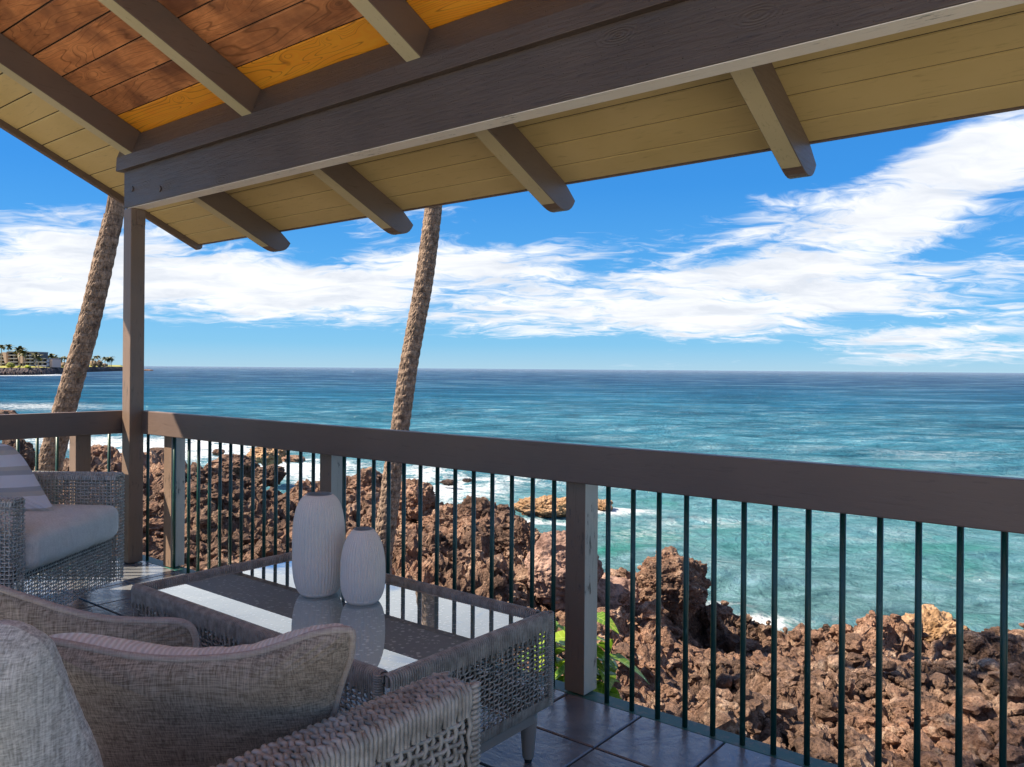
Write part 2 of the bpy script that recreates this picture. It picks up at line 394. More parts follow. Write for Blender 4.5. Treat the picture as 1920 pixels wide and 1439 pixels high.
def shelffn(t, b):
    o = geopos(t); g = t.scale(o, (1, 1, 1)); v = t.voro(g, 52, out='Distance'); n = t.noise(o, 60, 3, .7)
    k = t.math('MULTIPLY', t.mapr(v, .22, .38, 1, 0), t.mapr(n, .44, .50))
    setc(t, b, t.mix(k, t.mix(t.noise(o, 9, 3), (.24, .30, .32), (.36, .43, .455)), (.95, .98, .98)))
m_shelf = mat('speckled_under_glass_panel', fn=shelffn, rough=.5)

def lavafn(scale=1., shadefix=0.):
    def fn(t, b):
        o = geopos(t)
        sx0 = t.sep(o); big = t.noise(o, .45*scale, 4, .6, .4); mid = t.noise(o, 2.2*scale, 5, .65, .5); f = t.noise(o, 14*scale, 6, .72); pore = t.voro(o, 30*scale)
        c = t.mix(t.mapr(mid, .34, .66), (.085, .055, .042), (.42, .255, .175))
        c = t.mix(t.mapr(big, .47, .62), c, t.mix(t.mapr(f, .35, .65), (.27, .14, .088), (.58, .345, .23)))
        c = t.mix(t.math('MULTIPLY', t.mapr(mid, .53, .66), t.mapr(f, .40, .58)), c, (.68, .50, .36))
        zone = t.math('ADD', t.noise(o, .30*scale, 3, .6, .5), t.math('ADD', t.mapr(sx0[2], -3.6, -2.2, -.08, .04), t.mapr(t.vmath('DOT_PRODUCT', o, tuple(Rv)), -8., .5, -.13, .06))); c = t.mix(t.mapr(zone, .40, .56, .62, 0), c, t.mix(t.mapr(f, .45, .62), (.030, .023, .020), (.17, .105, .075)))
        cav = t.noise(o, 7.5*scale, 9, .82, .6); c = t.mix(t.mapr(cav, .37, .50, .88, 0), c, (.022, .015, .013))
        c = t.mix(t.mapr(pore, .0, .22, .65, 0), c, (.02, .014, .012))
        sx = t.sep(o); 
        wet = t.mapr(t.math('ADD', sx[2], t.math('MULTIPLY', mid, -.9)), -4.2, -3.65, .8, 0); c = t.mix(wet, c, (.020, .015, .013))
        setc(t, b, c)
        h = t.math('ADD', t.math('ADD', t.math('MULTIPLY', f, 1.0), t.math('MULTIPLY', pore, .5)), t.math('MULTIPLY', cav, 1.2))
        setn(t, b, t.bump(h, 1.0, .07/scale)); setr(t, b, t.mapr(wet, 0, .75, .92, .35))
    return fn
m_bounce_gravel = mat('pale_bounce_gravel', fn=lambda t, b: setc(t, b, t.mix(t.noise(geopos(t), 12, 4, .7), (.42, .36, .25), (.66, .60, .46))), rough=.95)  # added pale ground out of view, reflects sun onto the ceiling
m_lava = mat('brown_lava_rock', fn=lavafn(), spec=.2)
def palefn(t, b):
    o = geopos(t); f = t.noise(o, 10, 6, .7); n = t.noise(o, 2.5, 4, .6); s = t.noise(t.scale(o, (1, 1, .3)), 4, 5, .7)
    c = t.mix(t.mapr(n, .35, .65), (.20, .12, .095), (.40, .26, .20)); c = t.mix(t.mapr(s, .3, .48, .8, 0), c, (.05, .035, .03))
    c = t.mix(t.mapr(f, .3, .5, .6, 0), c, (.05, .033, .026))
    setc(t, b, c); setn(t, b, t.bump(f, .8, .05))
m_pale_lava = mat('pinkish_weathered_lava_rock', fn=palefn, rough=.9, spec=.2)
def tanrockfn(t, b):
    o = geopos(t); f = t.noise(o, 9, 6, .7); n = t.noise(o, 2.0, 4, .6)
    c = t.mix(t.mapr(n, .35, .65), (.23, .135, .065), (.46, .30, .18)); c = t.mix(t.mapr(f, .34, .50, .85, 0), c, (.06, .035, .02))
    z = t.sep(o)[2]; c = t.mix(t.mapr(z, -3.78, -3.6, .8, 0), c, (.03, .02, .016))
    setc(t, b, c); setn(t, b, t.bump(f, .8, .05))
m_tan_lava = mat('golden_tan_lava_rock', fn=tanrockfn, rough=.85, spec=.11)

def seafn(t, b):
    o = geopos(t); s = t.sep(o); r = t.math('SQRT', t.math('ADD', t.math('MULTIPLY', s[0], s[0]), t.math('MULTIPLY', s[1], s[1])))
    sw = t.noise(t.scale(o, (1, 1.6, 1)), .05, 5, .6, .3)
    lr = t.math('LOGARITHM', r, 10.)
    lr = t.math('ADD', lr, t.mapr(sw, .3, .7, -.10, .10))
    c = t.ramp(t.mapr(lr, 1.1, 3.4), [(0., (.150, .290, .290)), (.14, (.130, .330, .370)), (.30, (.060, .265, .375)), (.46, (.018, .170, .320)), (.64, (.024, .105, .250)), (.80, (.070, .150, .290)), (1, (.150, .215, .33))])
    # ripple light and shade painted into the colour as noise flecks
    rp0 = t.vmath('DOT_PRODUCT', o, tuple(Rv)); fp0 = t.vmath('DOT_PRODUCT', o, tuple(Fv))
    w1_ = t.noise(t.comb(t.math('MULTIPLY', rp0, .55), fp0, 0), 1.5, 7, .72, .4); w2_ = t.noise(t.comb(t.math('MULTIPLY', rp0, .45), fp0, 7.), .42, 7, .75, .3); w3_ = t.noise(t.comb(t.math('MULTIPLY', rp0, .35), fp0, 3.), .10, 8, .80, .2)
    ww = t.mix(t.mapr(lr, 1.35, 1.75), w1_, w2_); ww = t.mix(t.mapr(lr, 1.9, 2.4), ww, w3_)
    c = t.mix(t.mapr(ww, .36, .50, .55, 0), c, (.002, .035, .065)); c = t.mix(t.mapr(ww, .51, .66, 0, .72), c, (.32, .54, .62))
    patch = t.noise(o, .16, 4, .6, .6); near = t.mapr(lr, 1.25, 1.75, 1, 0)
    c = t.mix(t.math('MULTIPLY', t.mapr(patch, .52, .68), near), c, (.045, .30, .245))
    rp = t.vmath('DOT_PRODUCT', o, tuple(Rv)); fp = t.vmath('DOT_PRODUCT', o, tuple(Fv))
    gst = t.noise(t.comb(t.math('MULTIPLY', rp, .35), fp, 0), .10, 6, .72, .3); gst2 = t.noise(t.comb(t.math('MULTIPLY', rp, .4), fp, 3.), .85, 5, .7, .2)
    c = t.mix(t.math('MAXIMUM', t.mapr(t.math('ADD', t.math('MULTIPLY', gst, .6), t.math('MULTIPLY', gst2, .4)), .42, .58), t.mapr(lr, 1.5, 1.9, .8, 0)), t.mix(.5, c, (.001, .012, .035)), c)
    # foam: lacy streaks, gathered where the swell breaks on the rocks
    co = t.vmath('ADD', o, t.vmath('MULTIPLY', t.noise(o, .45, 4, .6, out='Color'), (2.2, 2.2, 0)))
    lace = t.math('ABSOLUTE', t.math('SUBTRACT', t.noise(co, .7, 7, .62), .5)); lace2 = t.math('ABSOLUTE', t.math('SUBTRACT', t.noise(co, 2.6, 6, .65), .5))
    fattr = t.add('ShaderNodeAttribute', attribute_name='foam').outputs['Fac']
    fa = t.math('MULTIPLY', fattr, 1.0)
    k1 = t.mapr(t.math('SUBTRACT', t.math('MULTIPLY', fa, .36), t.math('ADD', t.math('MULTIPLY', lace, .9), t.math('MULTIPLY', lace2, .55))), -.06, .06)
    patchf = t.mapr(t.noise(co, .5, 6, .6), .30, .62, .0, 1)
    k2 = t.math('MULTIPLY', t.mapr(t.math('MULTIPLY', fa, patchf), .26, .66), .8)
    k = t.math('MAXIMUM', t.math('MULTIPLY', k1, t.mapr(fa, .03, .25)), k2)
    crest = t.mapr(t.math('MULTIPLY', t.noise(t.scale(o, (1, 1, 1)), 1.3, 6, .7), t.mapr(t.noise(o, .12, 3, .6), .4, .7, .85, 1.12)), .70, .75)
    k = t.math('MAXIMUM', k, t.math('MULTIPLY', crest, .5))
    c = t.mix(k, c, (.80, .86, .88)); setc(t, b, c)
    n1 = t.noise(t.scale(o, (1, 1, 1)), 2.3, 8, .70, .4); n2 = t.noise(o, .28, 5, .6, .3)
    n3_ = t.noise(t.vmath('ADD', o, t.vmath('MULTIPLY', t.noise(o, .5, 2, out='Color'), (2, 2, 0))), .75, 5, .6, .2)
    h = t.math('ADD', t.math('ADD', t.math('MULTIPLY', n1, .62), t.math('MULTIPLY', n2, .45)), t.math('MULTIPLY', n3_, t.mapr(lr, 1.3, 2.4, .25, 1.3))); h = t.math('MULTIPLY', h, t.mapr(lr, 1.5, 2.7, 1, 2.6))
    nb = t.bump(h, 1.0, .95)
    # a wind-roughened sea never mirrors fully at grazing angles: capped Fresnel over a scattering body
    di = t.add('ShaderNodeBsdfDiffuse'); t.l.new(c, di.inputs[0]); t.l.new(nb, di.inputs['Normal'])
    gl_ = t.add('ShaderNodeBsdfGlossy'); gl_.inputs['Roughness'].default_value = .07; t.l.new(nb, gl_.inputs['Normal'])
    fz = t.add('ShaderNodeFresnel'); fz.inputs[0].default_value = 1.33; t.l.new(nb, fz.inputs['Normal'])
    fac = t.math('MULTIPLY', t.mapr(fz.outputs[0], .02, .85, .02, .56), t.mapr(k, 0, .6, 1, .1))
    mm = t.add('ShaderNodeMixShader'); t.l.new(fac, mm.inputs[0]); t.l.new(di.outputs[0], mm.inputs[1]); t.l.new(gl_.outputs[0], mm.inputs[2])
    t.l.new(mm.outputs[0], t.n['Material Output'].inputs[0])
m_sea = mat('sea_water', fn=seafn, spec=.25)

# ------------------------------------------------------------------ noise for terrain
def hash2(ix, iy, s):
    h = (ix.astype(np.int64)*374761393 + iy.astype(np.int64)*668265263 + s*974634777) & 0xffffffff
    h = ((h ^ (h >> 13))*1274126177) & 0xffffffff
    return ((h ^ (h >> 16)) & 0xffffff)/float(0xffffff)
def vnoise(x, y, s=0):
    ix = np.floor(x); iy = np.floor(y); fx = x-ix; fy = y-iy; fx = fx*fx*(3-2*fx); fy = fy*fy*(3-2*fy)
    a = hash2(ix, iy, s); b = hash2(ix+1, iy, s); c = hash2(ix, iy+1, s); d = hash2(ix+1, iy+1, s)
    return (a*(1-fx)+b*fx)*(1-fy)+(c*(1-fx)+d*fx)*fy
def fbm(x, y, o, s=0, g=.5):
    r = 0; a = 1; t = 0
    for i in range(o): r = r + a*(vnoise(x, y, s+i)-.5); t += a; a *= g; x = x*2.03+3.1; y = y*2.03+1.7
    return r/t*2
def worley(x, y, s=0):
    ix = np.floor(x); iy = np.floor(y); f1 = np.full_like(x, 9.); f2 = np.full_like(x, 9.); idv = np.zeros_like(x)
    for dx in (-1, 0, 1):
        for dy in (-1, 0, 1):
            cx = ix+dx; cy = iy+dy
            d = np.hypot(cx+hash2(cx, cy, s)-x, cy+hash2(cx, cy, s+5)-y); nw = d < f1
            f2 = np.where(nw, f1, np.minimum(f2, d)); idv = np.where(nw, hash2(cx, cy, s+9), idv); f1 = np.where(nw, d, f1)
    return f1, f2, idv

SEA = -3.8
# ground heights measured along the photo: (px, py, depth) of points on the lava, then sea floor points beyond the shore
CTRL = []
for px, py, D in [(2300, 1500, 6), (1920, 1439, 6.3), (1500, 1439, 6.3), (1100, 1439, 6.3), (700, 1439, 6.2), (300, 1400, 6.2), (-100, 1300, 6.6), (-500, 1250, 7),
    (1920, 1300, 9.0), (1650, 1290, 9.0), (1400, 1290, 9.0), (1150, 1280, 9), (950, 1240, 9), (700, 1210, 9.3), (400, 1150, 9.6), (100, 1100, 10), (-300, 1080, 10),
    (1900, 1235, 11.5), (1700, 1228, 11.5), (1560, 1215, 12.0), (1440, 1205, 12.), (1330, 1180, 12.2), (1200, 1130, 12), (1090, 1100, 11.8), (960, 1100, 11.8), (850, 1090, 12), (620, 1060, 12.5), (400, 1030, 13), (200, 1000, 13.5),
    (1900, 1215, 13.6), (1780, 1210, 13.6), (1650, 1212, 13.4), (1580, 1190, 14.0), (1480, 1192, 14.0), (1390, 1172, 13.6), (1160, 1095, 13), (1080, 1060, 13), (1030, 1035, 13.3), (960, 985, 14.6), (880, 960, 15.5), (800, 945, 16.5), (700, 912, 18), (600, 915, 18.5), (520, 925, 18.5), (420, 905, 18.5), (330, 885, 18.5), (270, 878, 19), (200, 872, 20), (60, 870, 20), (-150, 860, 20),
    (560, 990, 15), (330, 960, 15.5), (760, 1010, 14.3), (870, 1020, 13.6), (120, 930, 16)]:
    CTRL.append(tuple(at(px, py, D)))
for px, D in [(-600, 30), (-300, 28), (-100, 27), (60, 27), (200, 26), (330, 25), (450, 24), (560, 23.5), (650, 22.5), (740, 21), (820, 19.5), (900, 18.2), (980, 17.2), (1040, 15.8), (1110, 15.3), (1190, 14.9), (1280, 14.7), (1360, 14.9), (1440, 15.5), (1560, 16.0), (1680, 15.6), (1800, 16.2), (1950, 17.0), (2200, 17.5), (2500, 18)]:
    p = at(px, 692, D); CTRL.append((p.x, p.y, -4.55)); p = at(px, 692, D*1.35); CTRL.append((p.x, p.y, -6.5))
CT = np.array(CTRL)
def base_h(x, y):
    num = 0; den = 0
    for cx, cy, cz in CT:
        w = 1/((x-cx)**2+(y-cy)**2+.12)**1.9; num = num+w*cz; den = den+w
    return num/den
def ground_h(x, y):
    wx = x+.35*fbm(x*1.1, y*1.1, 3, 11); wy = y+.35*fbm(x*1.1+9, y*1.1, 3, 21)
    h = base_h(x, y)
    dry = np.clip((h+4.6)/.9, 0, 1)
    a1, b1, i1 = worley(wx*.62, wy*.62, 3); a2, b2, i2 = worley(wx*1.7, wy*1.7, 4); a3, b3, i3 = worley(wx*4.3, wy*4.3, 5)
    a4, b4, i4 = worley(wx*10, wy*10, 6)
    h = h + dry*((i1-.5)*.55*np.clip((b1-a1)*3, 0, 1) - .30*a1**1.2+.12)
    h = h + dry*((i2-.45)*.34*np.clip((b2-a2)*3.5, 0, 1))
    h = h + dry*(.16*(i3-.4)*np.clip((b3-a3)*4, 0, 1)) + dry*.07*(i4-.4)*np.clip((b4-a4)*4, 0, 1)
    r = np.abs(fbm(x*2.2, y*2.2, 6, 31, .6)); h = h - dry*.32*r
    return h
# polar-stepped grid (finer near the deck)
TH0, TH1 = R(-62), R(58)
nth, nr = 900, 470
th = np.linspace(TH0, TH1, nth); rr = np.geomspace(3.2, 34, nr)
TT, RR = np.meshgrid(th, rr)
X = -math.sin(YAW)*np.cos(TT)*RR + math.cos(YAW)*np.sin(TT)*RR
Y = math.cos(YAW)*np.cos(TT)*RR + math.sin(YAW)*np.sin(TT)*RR
Z = ground_h(X, Y)
lat = np.clip((Z+4.3)/.6, 0, 1)
rg = np.abs(fbm(X*4.4+1, Y*4.4, 5, 81, .66)); Z = Z-lat*.16*rg
X2 = X + lat*.045*fbm(X*11, Y*11+Z*6, 3, 151, .6) + lat*.16*fbm(X*3.1+5, Y*3.1+Z*2, 4, 51, .6); Y2 = Y + lat*.045*fbm(X*11+4, Y*11+Z*6, 3, 161, .6) + lat*.16*fbm(X*3.1-7, Y*3.1+Z*2, 4, 61, .6)
Z2 = Z + lat*.05*fbm(X*17, Y*17, 3, 71, .6)
V = np.stack([X2, Y2, Z2], -1).reshape(-1, 3)
idx = np.arange(nth*nr).reshape(nr, nth)
Fq = np.stack([idx[:-1, :-1], idx[:-1, 1:], idx[1:, 1:], idx[1:, :-1]], -1).reshape(-1, 4)
keep = V[Fq].max(1)[:, 2] > -5.2
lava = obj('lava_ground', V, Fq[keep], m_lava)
tag(lava, kind='structure')
# coarse unseen ground around the building, made pale to bounce sun up to the ceiling
gb = []
for i in range(41):
    for j in range(31):
        gb.append((-38+i*1.9, -36+j*1.9, 0))
gb = np.array(gb); d = np.hypot(gb[:, 0], gb[:, 1])
gb[:, 2] = -2.25 + .10*fbm(gb[:, 0]*.7, gb[:, 1]*.7, 4, 5) - np.clip((gb[:, 1]-3)/20, 0, 1)*6 - np.clip((-gb[:, 0]-12)/14, 0, 1)*3
gi = np.arange(41*31).reshape(41, 31)
gf = np.stack([gi[:-1, :-1], gi[1:, :-1], gi[1:, 1:], gi[:-1, 1:]], -1).reshape(-1, 4)
gc = gb[gf].mean(1); ang = np.arctan2(gc @ np.array(Rv), gc @ np.array(Fv)); dist = np.hypot(gc[:, 0], gc[:, 1])
gf = gf[~((ang > TH0+.05) & (ang < TH1-.05) & (dist > 4.8))]
tag(obj('bounce_yard', gb, gf, m_bounce_gravel), kind='structure')

# ------------------------------------------------------------------ rocks
def ico(sub):
    bm = bmesh.new(); bmesh.ops.create_icosphere(bm, subdivisions=sub, radius=1)
    v = np.array([x.co[:] for x in bm.verts]); f = np.array([[q.index for q in p.verts] for p in bm.faces]); bm.free(); return v, f
ICO = {k: ico(k) for k in (2, 3, 4, 5, 6)}
def n3(p, s, fr):
    """cheap 3-D noise: three 2-D slices"""
    a = fbm(p[:, 0]*fr+s, p[:, 1]*fr-s, 4, s, .6); b = fbm(p[:, 1]*fr+2*s, p[:, 2]*fr+s, 4, s+13, .6); c = fbm(p[:, 2]*fr-s, p[:, 0]*fr+3*s, 4, s+29, .6)
    return (a+b+c)/1.7
def rockmesh(sub, s, jag=.35, fr=1.3):
    v, f = ICO[sub]; v = v.copy(); d = 1+jag*n3(v, s, fr)+jag*.5*n3(v, s+3, fr*2.6)
    if sub >= 4: d = d+jag*.28*n3(v, s+7, fr*6.5)
    if sub >= 5: d = d+jag*.20*n3(v, s+9, fr*15)
    w, _, i = worley(v[:, 0]*1.7+s, (v[:, 1]+v[:, 2]*.7)*1.7, s); d = d*(1+.22*(i-.5))
    return v*d[:, None], f
# loose clinker lying over the flow
PROT = [rockmesh(3, 100+k, .60, 1.9) for k in range(7)] ; PROT2 = [rockmesh(2, 140+k, .55, 1.8) for k in range(7)]
VV, FF = [], []; off = 0; cnt = 0
tries = 0
def put(pool, x, y, z, s):
    global off
    v, f = pool[random.randrange(7)]
    sc3 = np.array([random.uniform(.7, 1.35), random.uniform(.7, 1.2), random.uniform(.5, .95)])*s
    q = Matrix.Rotation(random.uniform(0, 6.28), 3, 'Z') @ Matrix.Rotation(random.uniform(-.7, .7), 3, 'X')
    vv = (v*sc3) @ np.array(q).T + np.array([x, y, z+s*.12]); VV.append(vv); FF.append(f+off); off += len(v)
N = 22000
tt = rng.uniform(R(-50), R(46), N); r_ = np.exp(rng.uniform(math.log(4.2), math.log(21), N))
xs = -math.sin(YAW)*np.cos(tt)*r_ + math.cos(YAW)*np.sin(tt)*r_; ys = math.cos(YAW)*np.cos(tt)*r_ + math.sin(YAW)*np.sin(tt)*r_
zs = ground_h(xs, ys); zr0 = base_h(xs, ys); u = rng.uniform(0, 1, N)
clump = fbm(xs*.5, ys*.5, 3, 91)
nbig = nsm = 0
for x, y, z, zb, uu, r0, cl in zip(xs, ys, zs, zr0, u, r_, clump):
    if z < SEA-.05 or y < 2.75 or (uu > .25 and cl < -.28): continue
    s = .028 + .12*(uu**5) + .012*(r0/8)
    s *= 1.15
    if s > .062 and nbig < 1300: put(PROT, x, y, z, s); nbig += 1
    elif nsm < 7500: put(PROT2, x, y, z, s*.9); nsm += 1
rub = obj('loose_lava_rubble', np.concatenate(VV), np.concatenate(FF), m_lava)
tag(rub, 'loose brown clinker stones strewn over the lava shore below the railing', 'lava rubble', kind='stuff')

def boulder(px, py, D, rx, ry, rz_, seed, m, label, sub=5, jag=.36, group='lava boulders along the shore', lift=0, fr=1.3):
    """px,py: centre as seen in the photo at depth D; radii in metres (across, along, up)"""
    c = at(px, py, D); v, f = rockmesh(sub, seed, jag, fr)
    v = v*np.array([rx, ry, rz_]); cth, sth = Rv.x, Rv.y
    vv = np.stack([v[:, 0]*cth - v[:, 1]*sth, v[:, 0]*sth + v[:, 1]*cth, v[:, 2]], -1)
    o = obj('lava_boulder', vv, f, m, loc=tuple(c)); tag(o, label, 'boulder', group)
    return o
boulder(1262, 1100, 12.0, .55, .45, .46, 201, m_lava, 'tall dark lava boulder rising against the water right of the middle railing post', 6, .38)
boulder(1250, 1056, 12.0, .20, .20, .20, 202, m_lava, 'small knob perched on top of the tall dark lava boulder', 5, .4)
boulder(1150, 1130, 12.2, .55, .45, .38, 203, m_pale_lava, 'rounded pale tan boulder just right of the middle railing post', 5, .2)
boulder(1755, 1206, 13.2, .60, .45, .50, 204, m_tan_lava, 'craggy golden brown outcrop at the water edge on the right', 6, .42)
boulder(1715, 1188, 13.1, .30, .24, .17, 214, m_tan_lava, 'tan ledge jutting left from the craggy golden outcrop', 5, .4)
boulder(1800, 1212, 13.3, .28, .25, .30, 215, m_lava, 'dark rock shoulder on the right flank of the golden outcrop', 5, .4)
boulder(1873, 1210, 13.6, .28, .22, .30, 205, m_lava, 'small dark boulder by the water at far right', 5, .4)
boulder(1590, 1200, 14.2, .30, .26, .18, 206, m_lava, 'low dark rock knob on the shoreline right of centre', 5, .42)
boulder(1060, 1075, 11.6, .55, .40, .52, 207, m_pale_lava, 'big pinkish weathered rock face left of the middle railing post', 6, .22)
boulder(975, 1020, 13.6, .38, .36, .40, 208, m_lava, 'black crag just left of the pinkish rock face', 6, .42)
boulder(905, 985, 14.8, .55, .45, .42, 209, m_lava, 'broad black crag behind the right end of the coffee table', 6, .42)
boulder(782, 938, 16.3, .38, .38, .38, 210, m_lava, 'pointed black rock right of the straighter palm trunk', 5, .4)
boulder(840, 985, 15.2, .50, .40, .38, 216, m_lava, 'dark lumpy rock below the pointed rock beside the palm', 5, .42)
boulder(690, 915, 18.3, .45, .40, .40, 211, m_lava, 'dark jagged rock just left of the straighter palm trunk', 5, .4)
boulder(505, 893, 20.5, .36, .32, .26, 212, m_lava, 'small rock lump standing before the surf behind the white vases', 5, .4)
boulder(440, 880, 24, .72, .5, .42, 213, m_lava, 'brown rock washed by surf beyond the railing', 5, .36)
boulder(505, 853, 33, .75, .8, .42, 220, m_tan_lava, 'golden rock island in the white surf beyond the railing', 5, .4, 'rocks standing in the sea')
boulder(550, 861, 32, .50, .5, .14, 221, m_lava, 'low dark rock trailing right from the golden island', 4, .4, 'rocks standing in the sea')
boulder(410, 848, 36, .22, .3, .14, 222, m_lava, 'tiny rock awash left of the golden island', 4, .4, 'rocks standing in the sea')
boulder(298, 845, 36, .42, .35, .12, 223, m_lava, 'small flat rock awash just right of the corner post', 4, .4, 'rocks standing in the sea')
boulder(1015, 955, 27.8, .82, .7, .36, 224, m_tan_lava, 'long golden reef rock in the sea left of the middle railing post', 6, .42, 'rocks standing in the sea')
boulder(1062, 953, 27.5, .48, .5, .38, 225, m_tan_lava, 'golden reef rock ending behind the middle railing post', 5, .42, 'rocks standing in the sea')
boulder(1132, 950, 28, .30, .4, .22, 226, m_tan_lava, 'small brown reef rock showing right of the middle railing post', 5, .42, 'rocks standing in the sea')
boulder(842, 905, 34, .32, .3, .14, 227, m_lava, 'small rock awash in foam right of the palm trunk', 4, .4, 'rocks standing in the sea')
boulder(878, 902, 36, .26, .3, .12, 228, m_lava, 'tiny reddish rock awash in open foam', 4, .4, 'rocks standing in the sea')
boulder(185, 862, 21, .55, .5, .42, 229, m_lava, 'brown rock seen between the side post and the corner post', 5, .4)
boulder(25, 862, 17, .42, .4, .40, 230, m_lava, 'round dark boulder at far left below the side railing', 5, .36)
boulder(8, 781, 60, .9, .8, .5, 231, m_lava, 'dark rock tip at the left edge above the side railing', 4, .4, 'rocks standing in the sea')
boulder(277, 695, 820, 6, 5, 1.2, 232, m_lava, 'far low black islet on the horizon right of the corner post', 3, .4, 'rocks standing in the sea')

# ------------------------------------------------------------------ sea
def sea():
    th = np.concatenate([np.linspace(-math.pi, R(-52), 60)[:-1], np.linspace(R(-52), R(48), 640), np.linspace(R(48), math.pi, 60)[1:]])
    rr = np.concatenate([np.geomspace(9, 420, 560), np.geomspace(460, 60000, 40)])
    TT, RR = np.meshgrid(th, rr)
    X = -math.sin(YAW)*np.cos(TT)*RR + math.cos(YAW)*np.sin(TT)*RR; Y = math.cos(YAW)*np.cos(TT)*RR + math.sin(YAW)*np.sin(TT)*RR
    Z = np.full_like(X, SEA); X0, Y0 = X.copy(), Y.copy()
    cell = RR*.0070
    for k in range(34):
        lam = math.exp(random.uniform(math.log(.6), math.log(8))); a = .0080*lam**.75
        ang = R(100+random.gauss(0, 34)); kx, ky = math.cos(ang), math.sin(ang); ph = random.uniform(0, 6.28)
        wgt = np.clip((lam/cell-4)/10, 0, 1)
        f = 2*math.pi/lam*(kx*X0+ky*Y0)+ph + 1.1*fbm(X0*.11+k, Y0*.11, 2, 200+k)*2
        Z += wgt*a*np.sin(f); X += wgt*a*.7*kx*np.cos(f); Y += wgt*a*.7*ky*np.cos(f)
    V = np.stack([X, Y, Z], -1).reshape(-1, 3); n1, n2 = len(rr), len(th)
    idx = np.arange(n1*n2).reshape(n1, n2)
    Fq = np.stack([idx[:-1, :-1], idx[:-1, 1:], idx[1:, 1:], idx[1:, :-1]], -1).reshape(-1, 4)
    o = obj('sea_water', V, Fq, m_sea, smooth=True); tag(o, kind='structure')
    # how much foam: near the rocks and where the photo shows the break
    fo = np.zeros(X0.shape)
    for px, py, rx, ry, w in [(350, 838, 160, 17, .95), (560, 876, 110, 15, .8), (620, 900, 80, 14, .7), (60, 762, 160, 7, .38), (160, 830, 130, 14, .6), (850, 918, 110, 26, .6), (800, 890, 90, 14, .45), (940, 900, 110, 10, .4),
        (1400, 1168, 90, 12, .8), (1350, 1140, 60, 12, .35), (1560, 1168, 70, 10, .3), (1160, 962, 70, 7, .8), (1010, 975, 110, 5, .5), (1300, 980, 150, 8, .26), (1780, 852, 200, 9, .20), (1500, 880, 160, 5, .16),
        (1330, 1060, 110, 20, .18), (1500, 960, 140, 10, .2), (1650, 1010, 160, 14, .16), (1800, 1080, 160, 20, .14), (1100, 905, 160, 10, .28), (1210, 1000, 90, 20, .25), (30, 703.5, 90, 1.2, 1.), (75, 702, 30, 1.5, 1.2)]:
        c = at_z(px, py, SEA); ax = (at_z(px+rx, py, SEA)-c).to_2d(); ay = (at_z(px, py-ry, SEA)-c).to_2d()
        det = ax.x*ay.y-ax.y*ay.x; dx = X0-c.x; dy = Y0-c.y
        u = (dx*ay.y-dy*ay.x)/det; v = (ax.x*dy-ax.y*dx)/det
        fo = np.maximum(fo, w*np.exp(-(u*u+v*v)*.9))
    fo = np.clip(fo*.62, 0, .85)
    at_ = o.data.attributes.new('foam', 'FLOAT', 'POINT'); at_.data.foreach_set('value', fo.ravel().astype(np.float32))
sea()

# ------------------------------------------------------------------ deck
X0F, X1F, YE = -4.98, 1.35, 2.463
P = .305
deck = MB().box((X0F, -1.9, -.30), (X1F+.3, YE, -.012)).build('deck_floor', m_grout); tag(deck, kind='structure')
base_tile = None
xs_ = [-1.365+P*k for k in range(-12, 10)]; ys_ = [2.158+P*k for k in range(-13, 2)]
def tile_mesh(w, h):
    g = .0035; b = .004; z0, z1 = -.012, 0.
    v = [(g, g, z0), (w-g, g, z0), (w-g, h-g, z0), (g, h-g, z0), (g, g, z1-b*.7), (w-g, g, z1-b*.7), (w-g, h-g, z1-b*.7), (g, h-g, z1-b*.7),
         (g+b, g+b, z1), (w-g-b, g+b, z1), (w-g-b, h-g-b, z1), (g+b, h-g-b, z1)]
    f = [(0, 1, 5, 4), (1, 2, 6, 5), (2, 3, 7, 6), (3, 0, 4, 7), (4, 5, 9, 8), (5, 6, 10, 9), (6, 7, 11, 10), (7, 4, 8, 11), (8, 9, 10, 11)]
    return v, f
cache = {}
for x in xs_:
    for y in ys_:
        xa, xb = max(x, X0F), min(x+P, X1F); ya, yb = y, min(y+P, YE)
        if xb-xa < .03 or yb-ya < .02: continue
        k = (round(xb-xa, 3), round(yb-ya, 3))
        if k not in cache:
            o = obj('tile', *tile_mesh(*k), m_tile, deck, loc=(xa, ya, 0)); cache[k] = o
        else:
            o = cache[k].copy(); COL.objects.link(o); o.parent = deck; o.location = (xa, ya, 0)
e = MB().box((X0F-.075, YE, -.32), (X1F+.3, YE+.085, -.004)).build('edge_trim', m_greentrim, deck, bevel=.006)
e2 = MB().box((X0F-.075, -1.9, -.32), (X0F, YE-.001, -.004)).build('edge_trim', m_greentrim, deck, bevel=.006)
for x in (-4.9, -1.65, 1.3):
    MB().box((x-.07, 2.30, -2.9), (x+.07, 2.44, -.301)).build('support_pier', m_post, deck)

# unseen louvred screen added along the side railing to keep sun off the armchair
ps = empty('shade_screen', (-5.02, -.3, 0), 'unseen tan louvred screen added on the side railing to shade the armchair', 'screen')
for y in (-1.9, -.3, 1.22): MB().box((-.03, y+.3, .93), (.03, y+.36, 3.05)).build('upright', m_post, ps)
k_ = 0
for z in np.arange(.98, 3.0, .085):
    for ya, yb in ((-1.54, .0), (.06, 1.52)):
        MB().hexa([(-.03, ya, z), (.03, ya, z+.06), (.03, yb, z+.06), (-.03, yb, z), (-.03, ya, z+.012), (.03, ya, z+.072), (.03, yb, z+.072), (-.03, yb, z+.012)]).build('louvre', m_tanline, ps)

